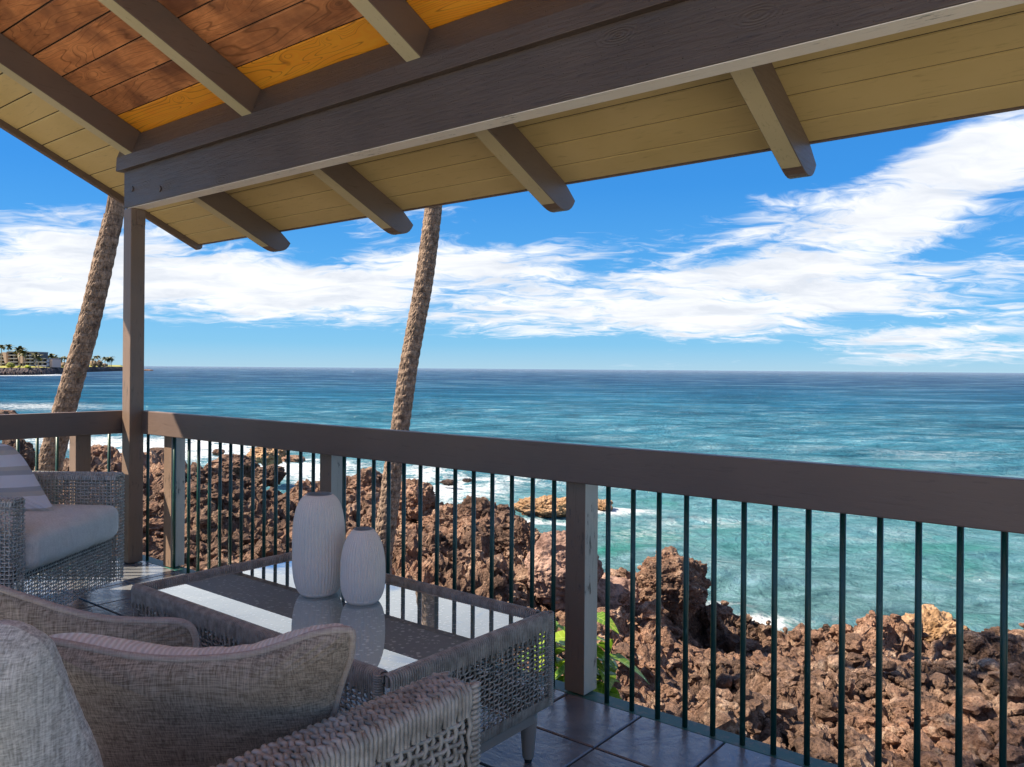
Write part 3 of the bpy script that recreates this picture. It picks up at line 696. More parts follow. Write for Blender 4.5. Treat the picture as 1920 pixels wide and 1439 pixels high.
# ------------------------------------------------------------------ railing
rail = empty('deck_railing', (-4.95, 2.45, 0), 'taupe wooden deck railing with thin dark green metal balusters around the corner', 'railing')
def rl(mb, n, m, **k):
    mb.v = [(x+4.95, y-2.45, z) for x, y, z in mb.v]; return mb.build(n, m, rail, **k)
rl(MB().box((-4.99, 2.43, .785), (2.0, 2.472, .925)), 'top_rail', m_rail, bevel=.004)
rl(MB().box((-4.972, -1.9, .785), (-4.93, 2.4285, .925)), 'top_rail', m_raily, bevel=.004)
for x in (-4.63, -3.152, -1.70, -.16, 1.30):
    po = rl(MB().box((x, 2.4745, 0), (x+.088, 2.5625, .80)), 'post', m_post, bevel=.003)
    po.data.materials.append(m_skylit_peel)
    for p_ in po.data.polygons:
        if p_.normal.x > .9 or p_.normal.y > .9: p_.material_index = 1      # seaward faces: sky light painted in as a paler tone, plus peeling paint
for y in (2.115, .66, -.8):
    rl(MB().box((-5.063, y, 0), (-4.975, y+.088, .80)), 'post', m_post, bevel=.003)
bx = [-4.80, -4.488, -4.328, -4.225, -4.11, -4.005, -3.903, -3.798, -3.694, -3.592, -3.492, -3.390, -3.288, -3.188, -2.957, -2.855, -2.751, -2.652, -2.555, -2.453, -2.352, -2.250, -2.148, -2.049, -1.949, -1.847, -1.746, -1.508, -1.406, -1.305, -1.203, -1.104, -1.003, -.903, -.800, -.700, -.597, -.496, -.393, -.290, -.188]
bx += [.03+.1015*k for k in range(12)]
bar = None
def baluster(x, y):
    global bar
    if bar is None:
        bar = MB().tube([(0, 0, -.001), (0, 0, .4), (0, 0, .80)], .0092, 10).build('baluster', m_bal, rail, smooth=True); o = bar
    else: o = bar.copy(); COL.objects.link(o); o.parent = rail
    o.location = (x+4.95, y-2.45, -.003); return o
for x in bx: baluster(x*1.009, 2.487)
for y in [2.318, 2.019, 1.91, 1.81]+[1.708-.1015*k for k in range(9)]+[.55-.1015*k for k in range(12)]: baluster(-4.992, y)

# corner post
cp = empty('corner_post', (-4.86, 2.40, 0), 'tall square taupe wooden post carrying the beam at the railing corner', 'post')
MB().box((-.048, -.045, .004), (.048, .043, 2.157)).build('post_shaft', m_post, cp, bevel=.004)
MB().box((-.075, -.02, 0), (-.0485, .043, 2.14)).build('side_batten', m_post, cp, bevel=.002)
MB().box((.0485, -.012, 2.06), (.056, .040, 2.147)).build('bracket_plate', m_post, cp, bevel=.002)
MB().tube([(.056, .012, 2.10), (.068, .012, 2.10)], .012, 6).build('bolt', m_post, cp)

# ------------------------------------------------------------------ roof
SL = -.458
def zc_(y): return 2.63 + SL*(y-2.335)
def zu_(y): return 2.47 + SL*(y-2.335)
roof = empty('porch_roof', (0, 0, 0), 'sloping porch roof with cedar ceiling boards, dark taupe rafters and tan eave boards', 'roof')
XL, XR = -5.84, 2.2
seams = [1.632-.1525*k for k in range(24, 0, -1)] + [1.632, 1.785, 1.937, 2.09, 2.242]
inner = seams + [2.397]
outer = [2.397, 2.55, 2.695, 2.835, 2.975, 3.115, 3.257, 3.378]
def board(x0, x1, y0, y1, m, name='ceiling_board'):
    g = .0052; b = .0012; th = .0072; dz = random.uniform(-.0008, .0008)
    prof = [(y0+g, zc_(y0+g)+b+dz), (y0+g+b, zc_(y0+g+b)+dz), (y1-g-b, zc_(y1-g-b)+dz), (y1-g, zc_(y1-g)+b+dz), (y1-g, zc_(y1-g)+th), (y0+g, zc_(y0+g)+th)]
    return MB().prism(prof[::-1], x0, x1).build(name, m, roof)
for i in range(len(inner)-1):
    m = m_glow_board if i == len(inner)-2 else m_cedar
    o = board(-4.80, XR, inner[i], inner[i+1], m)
    if m is m_glow_board: o['label'] = 'cedar board next to the beam, amber glow painted into its colour'
allb = inner[:-1]+outer
for i in range(len(allb)-1):
    board(XL+.035, -4.802 if i < len(inner)-1 else XR, allb[i], allb[i+1], m_tan, 'eave_board')
y0 = inner[0]
MB().prism([(y0, zc_(y0)+.0068), (3.388, zc_(3.388)+.0068), (3.388, zc_(3.388)+.055), (y0, zc_(y0)+.055)][::-1], XL+.01, XR+.02).build('roof_deck', m_dark, roof)
MB().prism([(3.3785, zc_(3.3785)-.002), (3.392, zc_(3.392)+.002), (3.392, zc_(3.392)+.06), (3.3785, zc_(3.3785)+.06)][::-1], XL+.02, XR+.02).build('drip_edge', m_raft, roof)
# barge strip along the left rake with rounded end
ye = 3.37
prof = [(y0, zc_(y0)-.045), (ye, zc_(ye)-.045), (ye+.02, zc_(ye)-.04), (ye+.035, zc_(ye)-.025), (ye+.038, zc_(ye)-.005), (ye+.03, zc_(ye)+.055), (y0, zc_(y0)+.055)]
MB().prism(prof[::-1], XL-.005, XL+.034).build('barge_board', m_raft, roof, bevel=.004)
# rafters
for k, x in enumerate((-4.84, -3.61, -2.42, -1.19, .03, 1.25)):
    a0, a1 = inner[0], 3.30
    prof = [(a0, zu_(a0)), (a1, zu_(a1))]
    c = (3.395, zu_(3.33)+.055)
    for q in range(1, 8):
        t_ = q/8; p0 = (a1, zu_(a1)); p1 = (3.43, zu_(3.43)+.004); p2 = (3.475, zc_(3.475)-.001)
        prof.append(((1-t_)**2*p0[0]+2*t_*(1-t_)*p1[0]+t_*t_*p2[0], (1-t_)**2*p0[1]+2*t_*(1-t_)*p1[1]+t_*t_*p2[1]))
    prof += [(3.385, zc_(3.385)-.008), (3.36, zc_(3.36)-.0015), (a0, zc_(a0)-.0015)]
    rf = MB().prism(prof[::-1], x, x+.088).build('rafter', m_raft, roof, bevel=.003)
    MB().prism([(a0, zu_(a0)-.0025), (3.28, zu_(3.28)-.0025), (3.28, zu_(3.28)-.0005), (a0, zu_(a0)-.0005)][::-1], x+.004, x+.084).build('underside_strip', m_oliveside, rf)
# main beam and stepped upper board
MB().prism([(2.355, 2.162), (2.355, 2.389), (2.445, 2.389), (2.445, 2.162)][::-1], -4.905, XR).build('beam', m_beam, roof, bevel=.004)
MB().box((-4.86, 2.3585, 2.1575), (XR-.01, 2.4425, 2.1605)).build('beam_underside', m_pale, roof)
MB().prism([(2.322, 2.387), (2.326, 2.47), (2.375, 2.602), (2.45, 2.572), (2.45, 2.387)][::-1], -4.945, XR).build('upper_beam', m_beam, roof, bevel=.003)

# ------------------------------------------------------------------ wicker
def weave(mb, o, u, v, n, W, H, pu, pv, r, amp, pair=.0, phase=0):
    """open weave on a rectangle: strands along v (paired) over and under strands along u"""
    o, u, v, n = map(Vector, (o, u, v, n)); nu = max(2, round(W/pu)); nv = max(2, round(H/pv)); pu = W/nu; pv = H/nv
    for i in range(nu):
        for s in ((-1, 1) if pair else (0,)):
            x = (i+.5)*pu + s*pair
            pts = [o+u*x+n*(amp*(1 if (i+j+phase) % 2 else -1)) + v*((j+.5)*pv) for j in range(nv)]
            pts = [o+u*x] + pts + [o+u*x+v*H]
            mb.tube(pts, r, 4, cap=False, up=n, flat=.7)
    for j in range(nv):
        y = (j+.5)*pv
        pts = [o+v*y+n*(-amp*(1 if (i+j+phase) % 2 else -1)) + u*((i+.5)*pu) for i in range(nu)]
        pts = [o+v*y]+pts+[o+v*y+u*W]
        mb.tube(pts, r, 4, cap=False, up=n, flat=.7)
def wrap(mb, a, b, prof_fn, pitch, r, jit=.0):
    """strands wrapped over an edge running a->b; prof_fn(i) gives offsets (out, up) list"""
    a, b = Vector(a), Vector(b); L = (b-a).length; k = max(2, int(L/pitch)); d = (b-a)/k
    for i in range(k):
        p = a+d*(i+.5)
        mb.tube([p+q for q in prof_fn(i)], r, 5, cap=False, up=(b-a).normalized(), flat=1)

for px in (248, 300):
    r_ = at(px, 355, 1)-EYE; q_ = EYE+r_*(2.355/r_.y)
    MB().tube([(q_.x, 2.3565, q_.z), (q_.x, 2.349, q_.z)], .017, 14).build('bolt_plug', m_beam, roof, smooth=False, bevel=.002)
# --- coffee table
TX0, TX1, TY0, TY1, TZ = -2.70, -1.428, 1.335, 1.998, .452
tb = empty('coffee_table', ((TX0+TX1)/2, (TY0+TY1)/2, 0), 'rectangular grey woven wicker coffee table with glass top', 'table')
ox, oy = tb.location.x, tb.location.y
def tl(mb, n, m, **k):
    mb.v = [(x-ox, y-oy, z) for x, y, z in mb.v]; return mb.build(n, m, tb, **k)
ZB = .165
sides = [('x', (TX0+.0, TY0, 0), (1, 0, 0), (0, -1, 0), TX1-TX0-.035), ('x', (TX0, TY1, 0), (1, 0, 0), (0, 1, 0), TX1-TX0-.035),
         ('y', (TX1, TY0, 0), (0, 1, 0), (1, 0, 0), TY1-TY0), ('y', (TX0, TY0+.02, 0), (0, 1, 0), (-1, 0, 0), TY1-TY0-.04)]
for kk, (ax, o, u, n, W) in enumerate(sides):
    o, u, n = Vector(o), Vector(u), Vector(n)
    mb = MB(); weave(mb, o+Vector((0, 0, ZB+.02))-n*.006, u, (0, 0, 1), n, W, TZ-ZB-.06, .0205, .0138, .0036, .0032, .0)
    s = tl(mb, 'woven_side', m_wick, smooth=True); s['kind'] = 'stuff'
    mb = MB()
    def pf(i, n=n):
        dn = -.052-(.022 if i % 3 == 0 else 0)-.004*math.sin(i*1.7)
        q = [n*.001+Vector((0, 0, dn))]
        q += [n*.003+Vector((0, 0, -.012)), n*.0+Vector((0, 0, -.003)), -n*.008+Vector((0, 0, .002)), -n*.020+Vector((0, 0, .0015)), -n*.027+Vector((0, 0, -.005)), -n*.028+Vector((0, 0, -.02))]
        return q
    wrap(mb, o+Vector((0, 0, TZ)), o+u*W+Vector((0, 0, TZ)), pf, .0078, .0033)
    s = tl(mb, 'wrapped_rim', m_wick, smooth=True); s['kind'] = 'stuff'
    mb = MB()
    def pb(i, n=n): return [n*.001+Vector((0, 0, .034+(.01 if i % 4 == 0 else 0))), n*.002+Vector((0, 0, .006)), -n*.006+Vector((0, 0, 0)), -n*.016+Vector((0, 0, .002))]
    wrap(mb, o+Vector((0, 0, ZB)), o+u*W+Vector((0, 0, ZB)), pb, .0068, .0032)
    s = tl(mb, 'wrapped_lower_rim', m_wick, smooth=True); s['kind'] = 'stuff'
    # inner bars the strands are wrapped on
    c0 = o-n*.006; c1 = o+u*W-n*.022
    x0, x1 = sorted((c0.x, c1.x)); y0_, y1_ = sorted((c0.y, c1.y))
    tl(MB().box((x0+.003, y0_+.003, TZ-.03), (x1-.003, y1_-.003, TZ-.003)), 'rim_bar', m_wick)
    tl(MB().box((x0+.003, y0_+.003, ZB+.002), (x1-.003, y1_-.003, ZB+.02)), 'rim_bar', m_frame)
def cornerwrap(x, y):
    mb = MB(); k = int((TZ-ZB)/.0062)
    for i in range(k):
        z = ZB+.0062*(i+.5); mb.tube([(x+.0125*math.cos(a), y+.0125*math.sin(a), z+.0008*math.sin(a)) for a in [q*math.pi/4 for q in range(8)]], .0034, 5, closed=True)
    s = tl(mb, 'wrapped_corner', m_wick, smooth=True); s['kind'] = 'stuff'
for x, y in ((TX1-.012, TY1+.014), (TX1-.045, TY0+.006), (TX0+.012, TY0+.014), (TX0+.012, TY1-.012)): cornerwrap(x, y)
gm = MB().box((TX0+.028, TY0+.028, TZ-.0205), (TX1-.030, TY1-.028, TZ-.0125)); gm.f.pop(0); tl(gm, 'glass_top', m_glass)
tl(MB().box((TX0+.028, TY0+.028, TZ-.042), (TX1-.030, TY1-.028, TZ-.022)), 'under_panel', m_shelf)
for a, b in (((TX0+.03, TY0+.018, .125), (TX1-.03, TY0+.05, ZB-.002)), ((TX0+.03, TY1-.05, .125), (TX1-.03, TY1-.018, ZB-.002)), ((TX1-.052, TY0+.051, .125), (TX1-.018, TY1-.051, ZB-.002)), ((TX0+.018, TY0+.051, .125), (TX0+.052, TY1-.051, ZB-.002))):
    tl(MB().box(a, b), 'frame_rail', m_frame, bevel=.002)
for x, y in ((TX0+.045, TY0+.045), (TX1-.045, TY0+.045), (TX0+.045, TY1-.045), (TX1-.045, TY1-.045)):
    l = tl(MB().lathe([(.0155, .012), (.0175, .016), (.0265, .124), (.0265, .15)], (x, y, 0), 20), 'leg', m_frame, smooth=True)
    MB().lathe([(.010, 0), (.012, .004), (.012, .0125)], (x-ox, y-oy, 0), 16).build('glide', m_black, l)

# --- vases
def vase(px, py, prof, label, nrib):
    c = at_z(px, py, TZ-.0125); v = empty('ribbed_vase', (c.x, c.y, TZ-.0125+.0005), label, 'vase', 'white ribbed vases on the coffee table')
    H = prof[-1][1]
    # smooth profile
    pts = []
    for i in range(len(prof)-1):
        p0 = prof[max(i-1, 0)]; p1 = prof[i]; p2 = prof[i+1]; p3 = prof[min(i+2, len(prof)-1)]
        for q in range(6):
            t = q/6; f = lambda a, b, c_, d: .5*((2*b)+(-a+c_)*t+(2*a-5*b+4*c_-d)*t*t+(-a+3*b-3*c_+d)*t**3)
            pts.append((f(p0[0], p1[0], p2[0], p3[0]), f(p0[1], p1[1], p2[1], p3[1])))
    pts.append(prof[-1])
    seg = nrib*6
    MB().lathe(pts, (0, 0, 0), seg, cap=False, ripple=lambda k, z: -.048*abs(math.cos(math.pi*k/6))*(1 if .012 < z < H-.008 else 0)).build('body', m_vase, v, smooth=True)
    MB().lathe([(prof[0][0]-.001, .0005), (prof[0][0]-.02, .0005)], (0, 0, 0), 48, cap=True).build('base', m_vase, v)
    r = prof[-1][0]
    MB().lathe([(r+.001, H-.004), (r+.0015, H), (r-.001, H+.002), (r-.004, H), (r-.006, H-.02), (r+.012, H-.07), (r+.02, H-.2)], (0, 0, 0), 48, cap=False).build('rim', m_vasein, v, smooth=True)
vase(597, 1113, [(.056, 0), (.066, .010), (.076, .030), (.083, .060), (.0865, .10), (.087, .15), (.0865, .20), (.0845, .24), (.0785, .275), (.072, .297), (.063, .314), (.053, .326), (.042, .334)], 'tall white ribbed vase, the larger and left one of two on the glass table', 50)
vase(680, 1128, [(.049, 0), (.057, .009), (.065, .025), (.070, .045), (.0725, .07), (.073, .10), (.0715, .135), (.067, .165), (.060, .190), (.051, .210), (.0425, .223), (.036, .231), (.030, .236)], 'short white ribbed vase, the smaller and right one of two on the glass table', 44)

# --- pillows from an outline
def pillow(name, pts, Df, label, m_back, m_front, pipe=None, bulge_b=.05, bulge_f=.07, lift=.02, cat='pillow', seed=0, wr=.004, group=None, puck=0):
    """pts: outline (px,py) ; Df(px,py)->depth of the outline plane"""
    P3 = [at(px, py, Df(px, py)) for px, py in pts]
    # resample closed Catmull-Rom
    k = len(P3); out = []
    for i in range(k):
        p0, p1, p2, p3 = P3[i-1], P3[i], P3[(i+1) % k], P3[(i+2) % k]
        for q in range(8):
            t = q/8; out.append(.5*((2*p1)+(-p0+p2)*t+(2*p0-5*p1+4*p2-p3)*t*t+(-p0+3*p1-3*p2+p3)*t**3))
    c = sum(out, Vector())/len(out)
    nrm = Vector()
    for i in range(len(out)): nrm += (out[i]-c).cross(out[(i+1) % len(out)]-c)
    nrm.normalize()
    if nrm.dot(EYE-c) < 0: nrm = -nrm
    root = empty(name, tuple(c), label, cat, group)
    n = len(out); RINGS = 26
    for side, m, bl in ((1, m_back, bulge_b), (-1, m_front, bulge_f)):
        V = []; F = []
        for j in range(RINGS+1):
            s = 1-(j/RINGS)
            for i, p in enumerate(out):
                q = (p-c)*s
                hgt = (1-s**2.6)**.62
                ang = i/n*2*math.pi
                w = wr*math.sin(ang*23+seed)*s**6*hgt*3 + wr*2.2*(float(fbm(np.array([q.dot(Rv)*5+seed]), np.array([q.z*5+side]), 2, 300+seed)[0]))*(1-s**4)
                w += puck*max(0, math.sin(ang*61+1.3*math.sin(ang*7)))*s**5*hgt
                V.append(q + nrm*side*(bl*hgt+w) + Vector((0, 0, lift*hgt*(1 if side < 0 else .2))))
        for j in range(RINGS):
            for i in range(n):
                a, b_, c_, d = j*n+i, j*n+(i+1) % n, (j+1)*n+(i+1) % n, (j+1)*n+i
                F.append((a, b_, c_, d) if side > 0 else (d, c_, b_, a))
        obj('back_panel' if side > 0 else 'front_panel', V, F, m, root, smooth=True)
    if pipe:
        MB().tube([p-c for p in out], pipe, 8, closed=True).build('piping', m_piping, root, smooth=True)
    return root

# --- sofa
sf = empty('wicker_sofa', (-1.9, .7, 0), 'grey woven wicker sofa with thick braided arm in the foreground', 'sofa')
def sl(mb, n, m, **k):
    mb.v = [(x+1.9, y-.7, z) for x, y, z in mb.v]; return mb.build(n, m, sf, **k)
AX0, AX1, AYF, AYB, AZT = -1.084, -.986, 1.14, .18, .607
def arm(ax0, ax1):
    # hairpin strands running over the top and down both faces; herringbone crossings on top
    mb = MB(); pitch = .0098; k = int((AYF-AYB)/pitch)
    for i in range(k):
        y = AYB+(i+.5)*pitch
        long_ = i % 4 == 0
        zb = .10 if long_ else AZT-.055
        pts = []
        W = ax1-ax0; nk = 9
        zz = [zb+(AZT-.012-zb)*q/(24 if long_ else 3) for q in range(25 if long_ else 4)]
        for q, z in enumerate(zz): pts.append((ax1-.002+(.0035*(1 if q % 2 else -1) if long_ and z < AZT-.05 else 0.002), y, z))
        for q in range(nk*3+1):
            t = q/(nk*3); x = ax1-.006-(W-.012)*t
            ph = (q/3+i)/3
            z = AZT-.0015 + .0032*math.cos(2*math.pi*ph) - .003*(2*t-1)**6
            pts.append((x, y+.0030*math.sin(2*math.pi*q/9), z))
        for q, z in enumerate(zz[::-1]): pts.append((ax0+.002-(.0035*(1 if q % 2 else -1) if long_ and z < AZT-.05 else 0.002), y, z))
        mb.tube(pts, .0049, 6, cap=False)
    # lengthwise strands on the top, woven through
    for q in range(1, 9, 2):
        x = ax1-.006-(ax1-ax0-.012)*q/9
        pts = [(x, AYB+(i+.5)*pitch*1.0, AZT-.005+.0015*(1 if (q//2+i//2) % 2 else -1)) for i in range(k)]
        mb.tube(pts, .0044, 6, cap=False)
    s = sl(mb, 'braided_arm_top', m_wickl, smooth=True); s['kind'] = 'stuff'
    for xx, nn in ((ax1-.003, 1), (ax0+.003, -1)):
        mb = MB(); z = AZT-.062; j = 0
        while z > .09:
            kk = int((AYF-AYB)/(pitch*2))
            pts = [(xx-nn*.0038*(1 if (i+j) % 2 else -1), AYB+(i+.5)*pitch*2, z) for i in range(kk)]
            mb.tube(pts, .0046, 6, cap=False); z -= .0175; j += 1
        for i in range(int((AYF-AYB)/(pitch*4))):     # extra uprights between the long hairpins
            y = AYB+(i*4+2.5)*pitch
            mb.tube([(xx+nn*.0035*(1 if q % 2 else -1), y, AZT-.05-q*.0175) for q in range(29)], .0042, 6, cap=False)
        s = sl(mb, 'woven_arm_face', m_wickl, smooth=True); s['kind'] = 'stuff'
    # front corner posts wrapped
    mb = MB(); z = .10
    while z < AZT-.006:
        for x in (ax1-.010, ax0+.010):
            mb.tube([(x+.012*math.cos(a), AYF+.004+.012*math.sin(a), z+.004*math.cos(a)) for a in [q*math.pi/4 for q in range(8)]], .0048, 5, closed=True)
        z += .0098
    s = sl(mb, 'wrapped_front_post', m_wickl, smooth=True); s['kind'] = 'stuff'
    mb = MB(); z = .11
    while z < AZT-.01:
        mb.tube([(ax0+.02+(ax1-ax0-.04)*q/6, AYF+.008+.003*(1 if q % 2 else -1), z) for q in range(7)], .0042, 5); z += .0105
    s = sl(mb, 'woven_arm_front', m_wickl, smooth=True); s['kind'] = 'stuff'
    sl(MB().box((ax0+.03, AYB+.01, .05), (ax1-.03, AYF-.005, .09)), 'arm_frame', m_frame)
    sl(MB().box((ax0+.022, AYB+.01, AZT-.03), (ax1-.022, AYF-.005, AZT-.012)), 'arm_frame', m_black)
arm(AX0, AX1)
mb = MB(); weave(mb, (-2.95, 1.10, .10), (1, 0, 0), (0, 0, 1), (0, 1, 0), 1.86, .18, .03, .02, .0045, .004); s = sl(mb, 'woven_front', m_wickl, smooth=True); s['kind'] = 'stuff'
mb = MB(); weave(mb, (-2.95, .13, .10), (1, 0, 0), (0, 0, 1), (0, -1, 0), 1.96, .50, .03, .02, .0045, .004); s = sl(mb, 'woven_back', m_wickl, smooth=True); s['kind'] = 'stuff'
sl(MB().box((-2.95, .17, .24), (-1.09, 1.09, .285)), 'seat_frame', m_black)
sl(MB().box((-2.95, .145, .10), (-1.0, .17, .60)), 'back_frame', m_black)
for x in (-2.9, -1.05):
    for y in (.2, 1.08): sl(MB().lathe([(.015, 0), (.022, .10)], (x, y, 0), 16), 'leg', m_frame, smooth=True)
def cushion(name, x0, x1, y0, y1, z0, z1, m, parent, org, rot=0):
    """box cushion with soft rounded edges, a puffed top and slight sag"""
    W, L, H = (x1-x0)/2, (y1-y0)/2, (z1-z0)/2; r = min(H*.62, .05)
    bm = bmesh.new(); bmesh.ops.create_cube(bm, size=2); bmesh.ops.subdivide_edges(bm, edges=bm.edges[:], cuts=19, use_grid_fill=True)
    for v in bm.verts:
        u = [math.copysign(abs(q)**.75, q) for q in v.co]
        p = Vector((u[0]*W, u[1]*L, u[2]*H)); inn = Vector((max(-W+r, min(W-r, p.x)), max(-L+r, min(L-r, p.y)), max(-H+r, min(H-r, p.z))))
        d = p-inn; q = inn + (d.normalized()*r if d.length > 1e-6 else d)
        puff = math.cos(u[0]*1.45)*math.cos(u[1]*1.45)
        q.z += .016*puff*(1 if p.z > 0 else -.3) + .0035*math.sin(q.x*23+q.y*9)*puff; q.y += math.copysign(.010, u[1])*abs(u[1])**6*math.cos(u[0]*1.4)*math.cos(u[2]*1.4)
        q.z += .004*math.sin(q.x*31)*abs(u[1])**4
        v.co = q
    me = bpy.data.meshes.new(name); bm.to_mesh(me); bm.free(); me.polygons.foreach_set('use_smooth', [True]*len(me.polygons)); me.materials.append(m)
    o = bpy.data.objects.new(name, me); COL.objects.link(o)
    if parent: o.parent = parent
    o.location = (((x0+x1)/2)-org[0], ((y0+y1)/2)-org[1], (z0+z1)/2-org[2])
    return o
for k, (a, b) in enumerate(((-2.94, -2.02), (-2.01, -1.09))):
    c = cushion('sofa_seat_cushion', a, b, .24, 1.12, .285, .44, m_seat, None, (0, 0, 0)); tag(c, ('light grey seat cushion at the left end of the sofa', 'light grey seat cushion beside the braided sofa arm')[k], 'cushion', 'seat cushions on the sofa')

pillow('lumbar_pillow', [(72, 1206), (100, 1203), (170, 1216), (240, 1229), (320, 1236), (400, 1234), (470, 1226), (530, 1209), (585, 1190), (625, 1182), (652, 1181), (661, 1192), (657, 1232), (640, 1282), (628, 1325), (612, 1372), (560, 1440), (500, 1500), (380, 1550), (220, 1560), (130, 1500), (90, 1400), (78, 1290)],
       lambda px, py: 1.30+(py-1182)*.0006, 'brown taupe lumbar pillow with corded edge leaning by the braided sofa arm', m_pillow, m_pilfront, .0062, .045, .052, .012, seed=3, wr=.0035, group='corded pillows on the sofa', puck=.003)
pillow('lumbar_pillow', [(-160, 1040), (-80, 1066), (-20, 1096), (60, 1124), (130, 1146), (200, 1160), (270, 1164), (325, 1165), (352, 1172), (365, 1190), (366, 1220), (350, 1290), (300, 1380), (150, 1430), (0, 1430), (-150, 1380), (-190, 1200)],
       lambda px, py: 1.68+(py-1100)*.0006, 'brown taupe corded pillow behind, seen only as a strip at the left', m_pillow, m_pilfront, .0075, .035, .035, .0, seed=5, wr=.0035, group='corded pillows on the sofa')
pillow('throw_pillow', [(-150, 1225), (-90, 1185), (-30, 1172), (15, 1172), (50, 1186), (85, 1212), (108, 1262), (130, 1320), (158, 1385), (190, 1460), (200, 1560), (150, 1640), (-60, 1680), (-200, 1600), (-220, 1400)],
       lambda px, py: 1.04+(py-1170)*.0003, 'pale grey plain woven pillow at the bottom left corner', m_grayp, m_grayp, None, .085, .06, .01, seed=9, wr=.0008)

# --- armchair
FR = Vector((-4.214, 2.038, 0)); wd = Vector((.594, -.805, 0)).normalized(); fn_ = Vector((.805, .594, 0)).normalized()
ac = empty('wicker_armchair', tuple(FR), 'grey woven wicker armchair with light grey seat by the corner post', 'armchair')
WCH, DCH, TA, ZA0, ZA1 = .90, .78, .085, .085, .636
def al(mb, n, m, **k):
    # local (a along width from right arm, b backwards, z)
    mb.v = [tuple(wd*a - fn_*b_ + Vector((0, 0, z))) for a, b_, z in mb.v]; return mb.build(n, m, ac, **k)
def slabweave(a0, a1, b0, b1, z0, z1, names):
    for nm, o, u, n, W in names:
        mb = MB(); weave(mb, (*o, z0), u, (0, 0, 1), n, W, z1-z0, .0195, .0165, .0035, .0032); s = al(mb, nm, m_wickc, smooth=True); s['kind'] = 'stuff'
    al(MB().box((a0+.012, b0+.012, z1-.03), (a1-.012, b1-.012, z1-.006)), 'frame_bar', m_wick)
    mb = MB(); k = int((b1-b0)/.0120)
    if (b1-b0) > (a1-a0):
        for i in range(k):
            b_ = b0+(i+.5)*.0120
            mb.tube([(a0-.001, b_, z1-.026), (a0+.001, b_, z1-.008), (a0+.012, b_, z1+.002), ((a0+a1)/2, b_+.006, z1+.003*(1 if i % 2 else -1)), (a1-.012, b_, z1+.002), (a1-.001, b_, z1-.008), (a1+.001, b_, z1-.026)], .0050, 5, cap=False)
    else:
        k = int((a1-a0)/.0120)
        for i in range(k):
            a_ = a0+(i+.5)*.0120
            mb.tube([(a_, b0-.001, z1-.026), (a_, b0+.001, z1-.008), (a_, b0+.012, z1+.002), (a_, (b0+b1)/2, z1+.003*(1 if i % 2 else -1)), (a_, b1-.012, z1+.002), (a_, b1+.001, z1-.008), (a_, b1+.001, z1-.026)], .0050, 5, cap=False)
    s = al(mb, 'wrapped_top', m_wickc, smooth=True); s['kind'] = 'stuff'
for a0 in (0, WCH-TA):
    a1 = a0+TA
    slabweave(a0, a1, 0, DCH, ZA0, ZA1, [('woven_arm_side', (a0, 0), (0, 1, 0), (-1, 0, 0), DCH), ('woven_arm_side', (a1, 0), (0, 1, 0), (1, 0, 0), DCH), ('woven_arm_front', (a0, 0), (1, 0, 0), (0, -1, 0), TA)])
slabweave(TA, WCH-TA, DCH-TA, DCH, ZA0, .72, [('woven_back', (TA, DCH-TA), (1, 0, 0), (0, -1, 0), WCH-2*TA), ('woven_back', (TA, DCH), (1, 0, 0), (0, 1, 0), WCH-2*TA)])
mb = MB(); weave(mb, (TA+.004, .015, ZA0), (1, 0, 0), (0, 0, 1), (0, -1, 0), WCH-2*TA-.008, .235, .0195, .0165, .0036, .0032); s = al(mb, 'woven_front_panel', m_wickc, smooth=True); s['kind'] = 'stuff'
for q in (0, 1):
    al(MB().tube([(TA+.004+i*.02, .012+.004*math.sin(i*1.57+q*3.14), .322+.004*math.cos(i*1.57+q*3.14)) for i in range(37)], .0052, 6), 'braided_seat_edge', m_wickc, smooth=True)
al(MB().box((TA, .05, .27), (WCH-TA, DCH-TA, .30)), 'seat_frame', m_black)
al(MB().lathe([(.27, .0), (.27, .012), (.24, .022), (.06, .03), (.06, .27)], (.45, .36, 0), 40), 'swivel_base', m_black, smooth=True)
# seat cushion built in chair axes
cs = cushion('armchair_seat_cushion', -.36, .36, -.34, .36, -.085, .085, m_seat, None, (0, 0, 0))
cs.location = FR + wd*(WCH/2) - fn_*(.315) + Vector((0, 0, .402)); cs.rotation_euler.z = math.atan2(wd.y, wd.x)
tag(cs, 'thick light grey seat cushion in the wicker armchair', 'cushion')
pillow('striped_pillow', [(-190, 900), (-120, 845), (-40, 833), (12, 834), (38, 852), (60, 884), (82, 922), (100, 954), (96, 965), (52, 969), (0, 973), (-80, 985), (-170, 985)],
       lambda px, py: 4.02-(py-835)*.0012, 'striped white, grey and tan pillow leaning in the armchair', m_stripe, m_stripe, None, .09, .07, .0, seed=13, wr=.006)

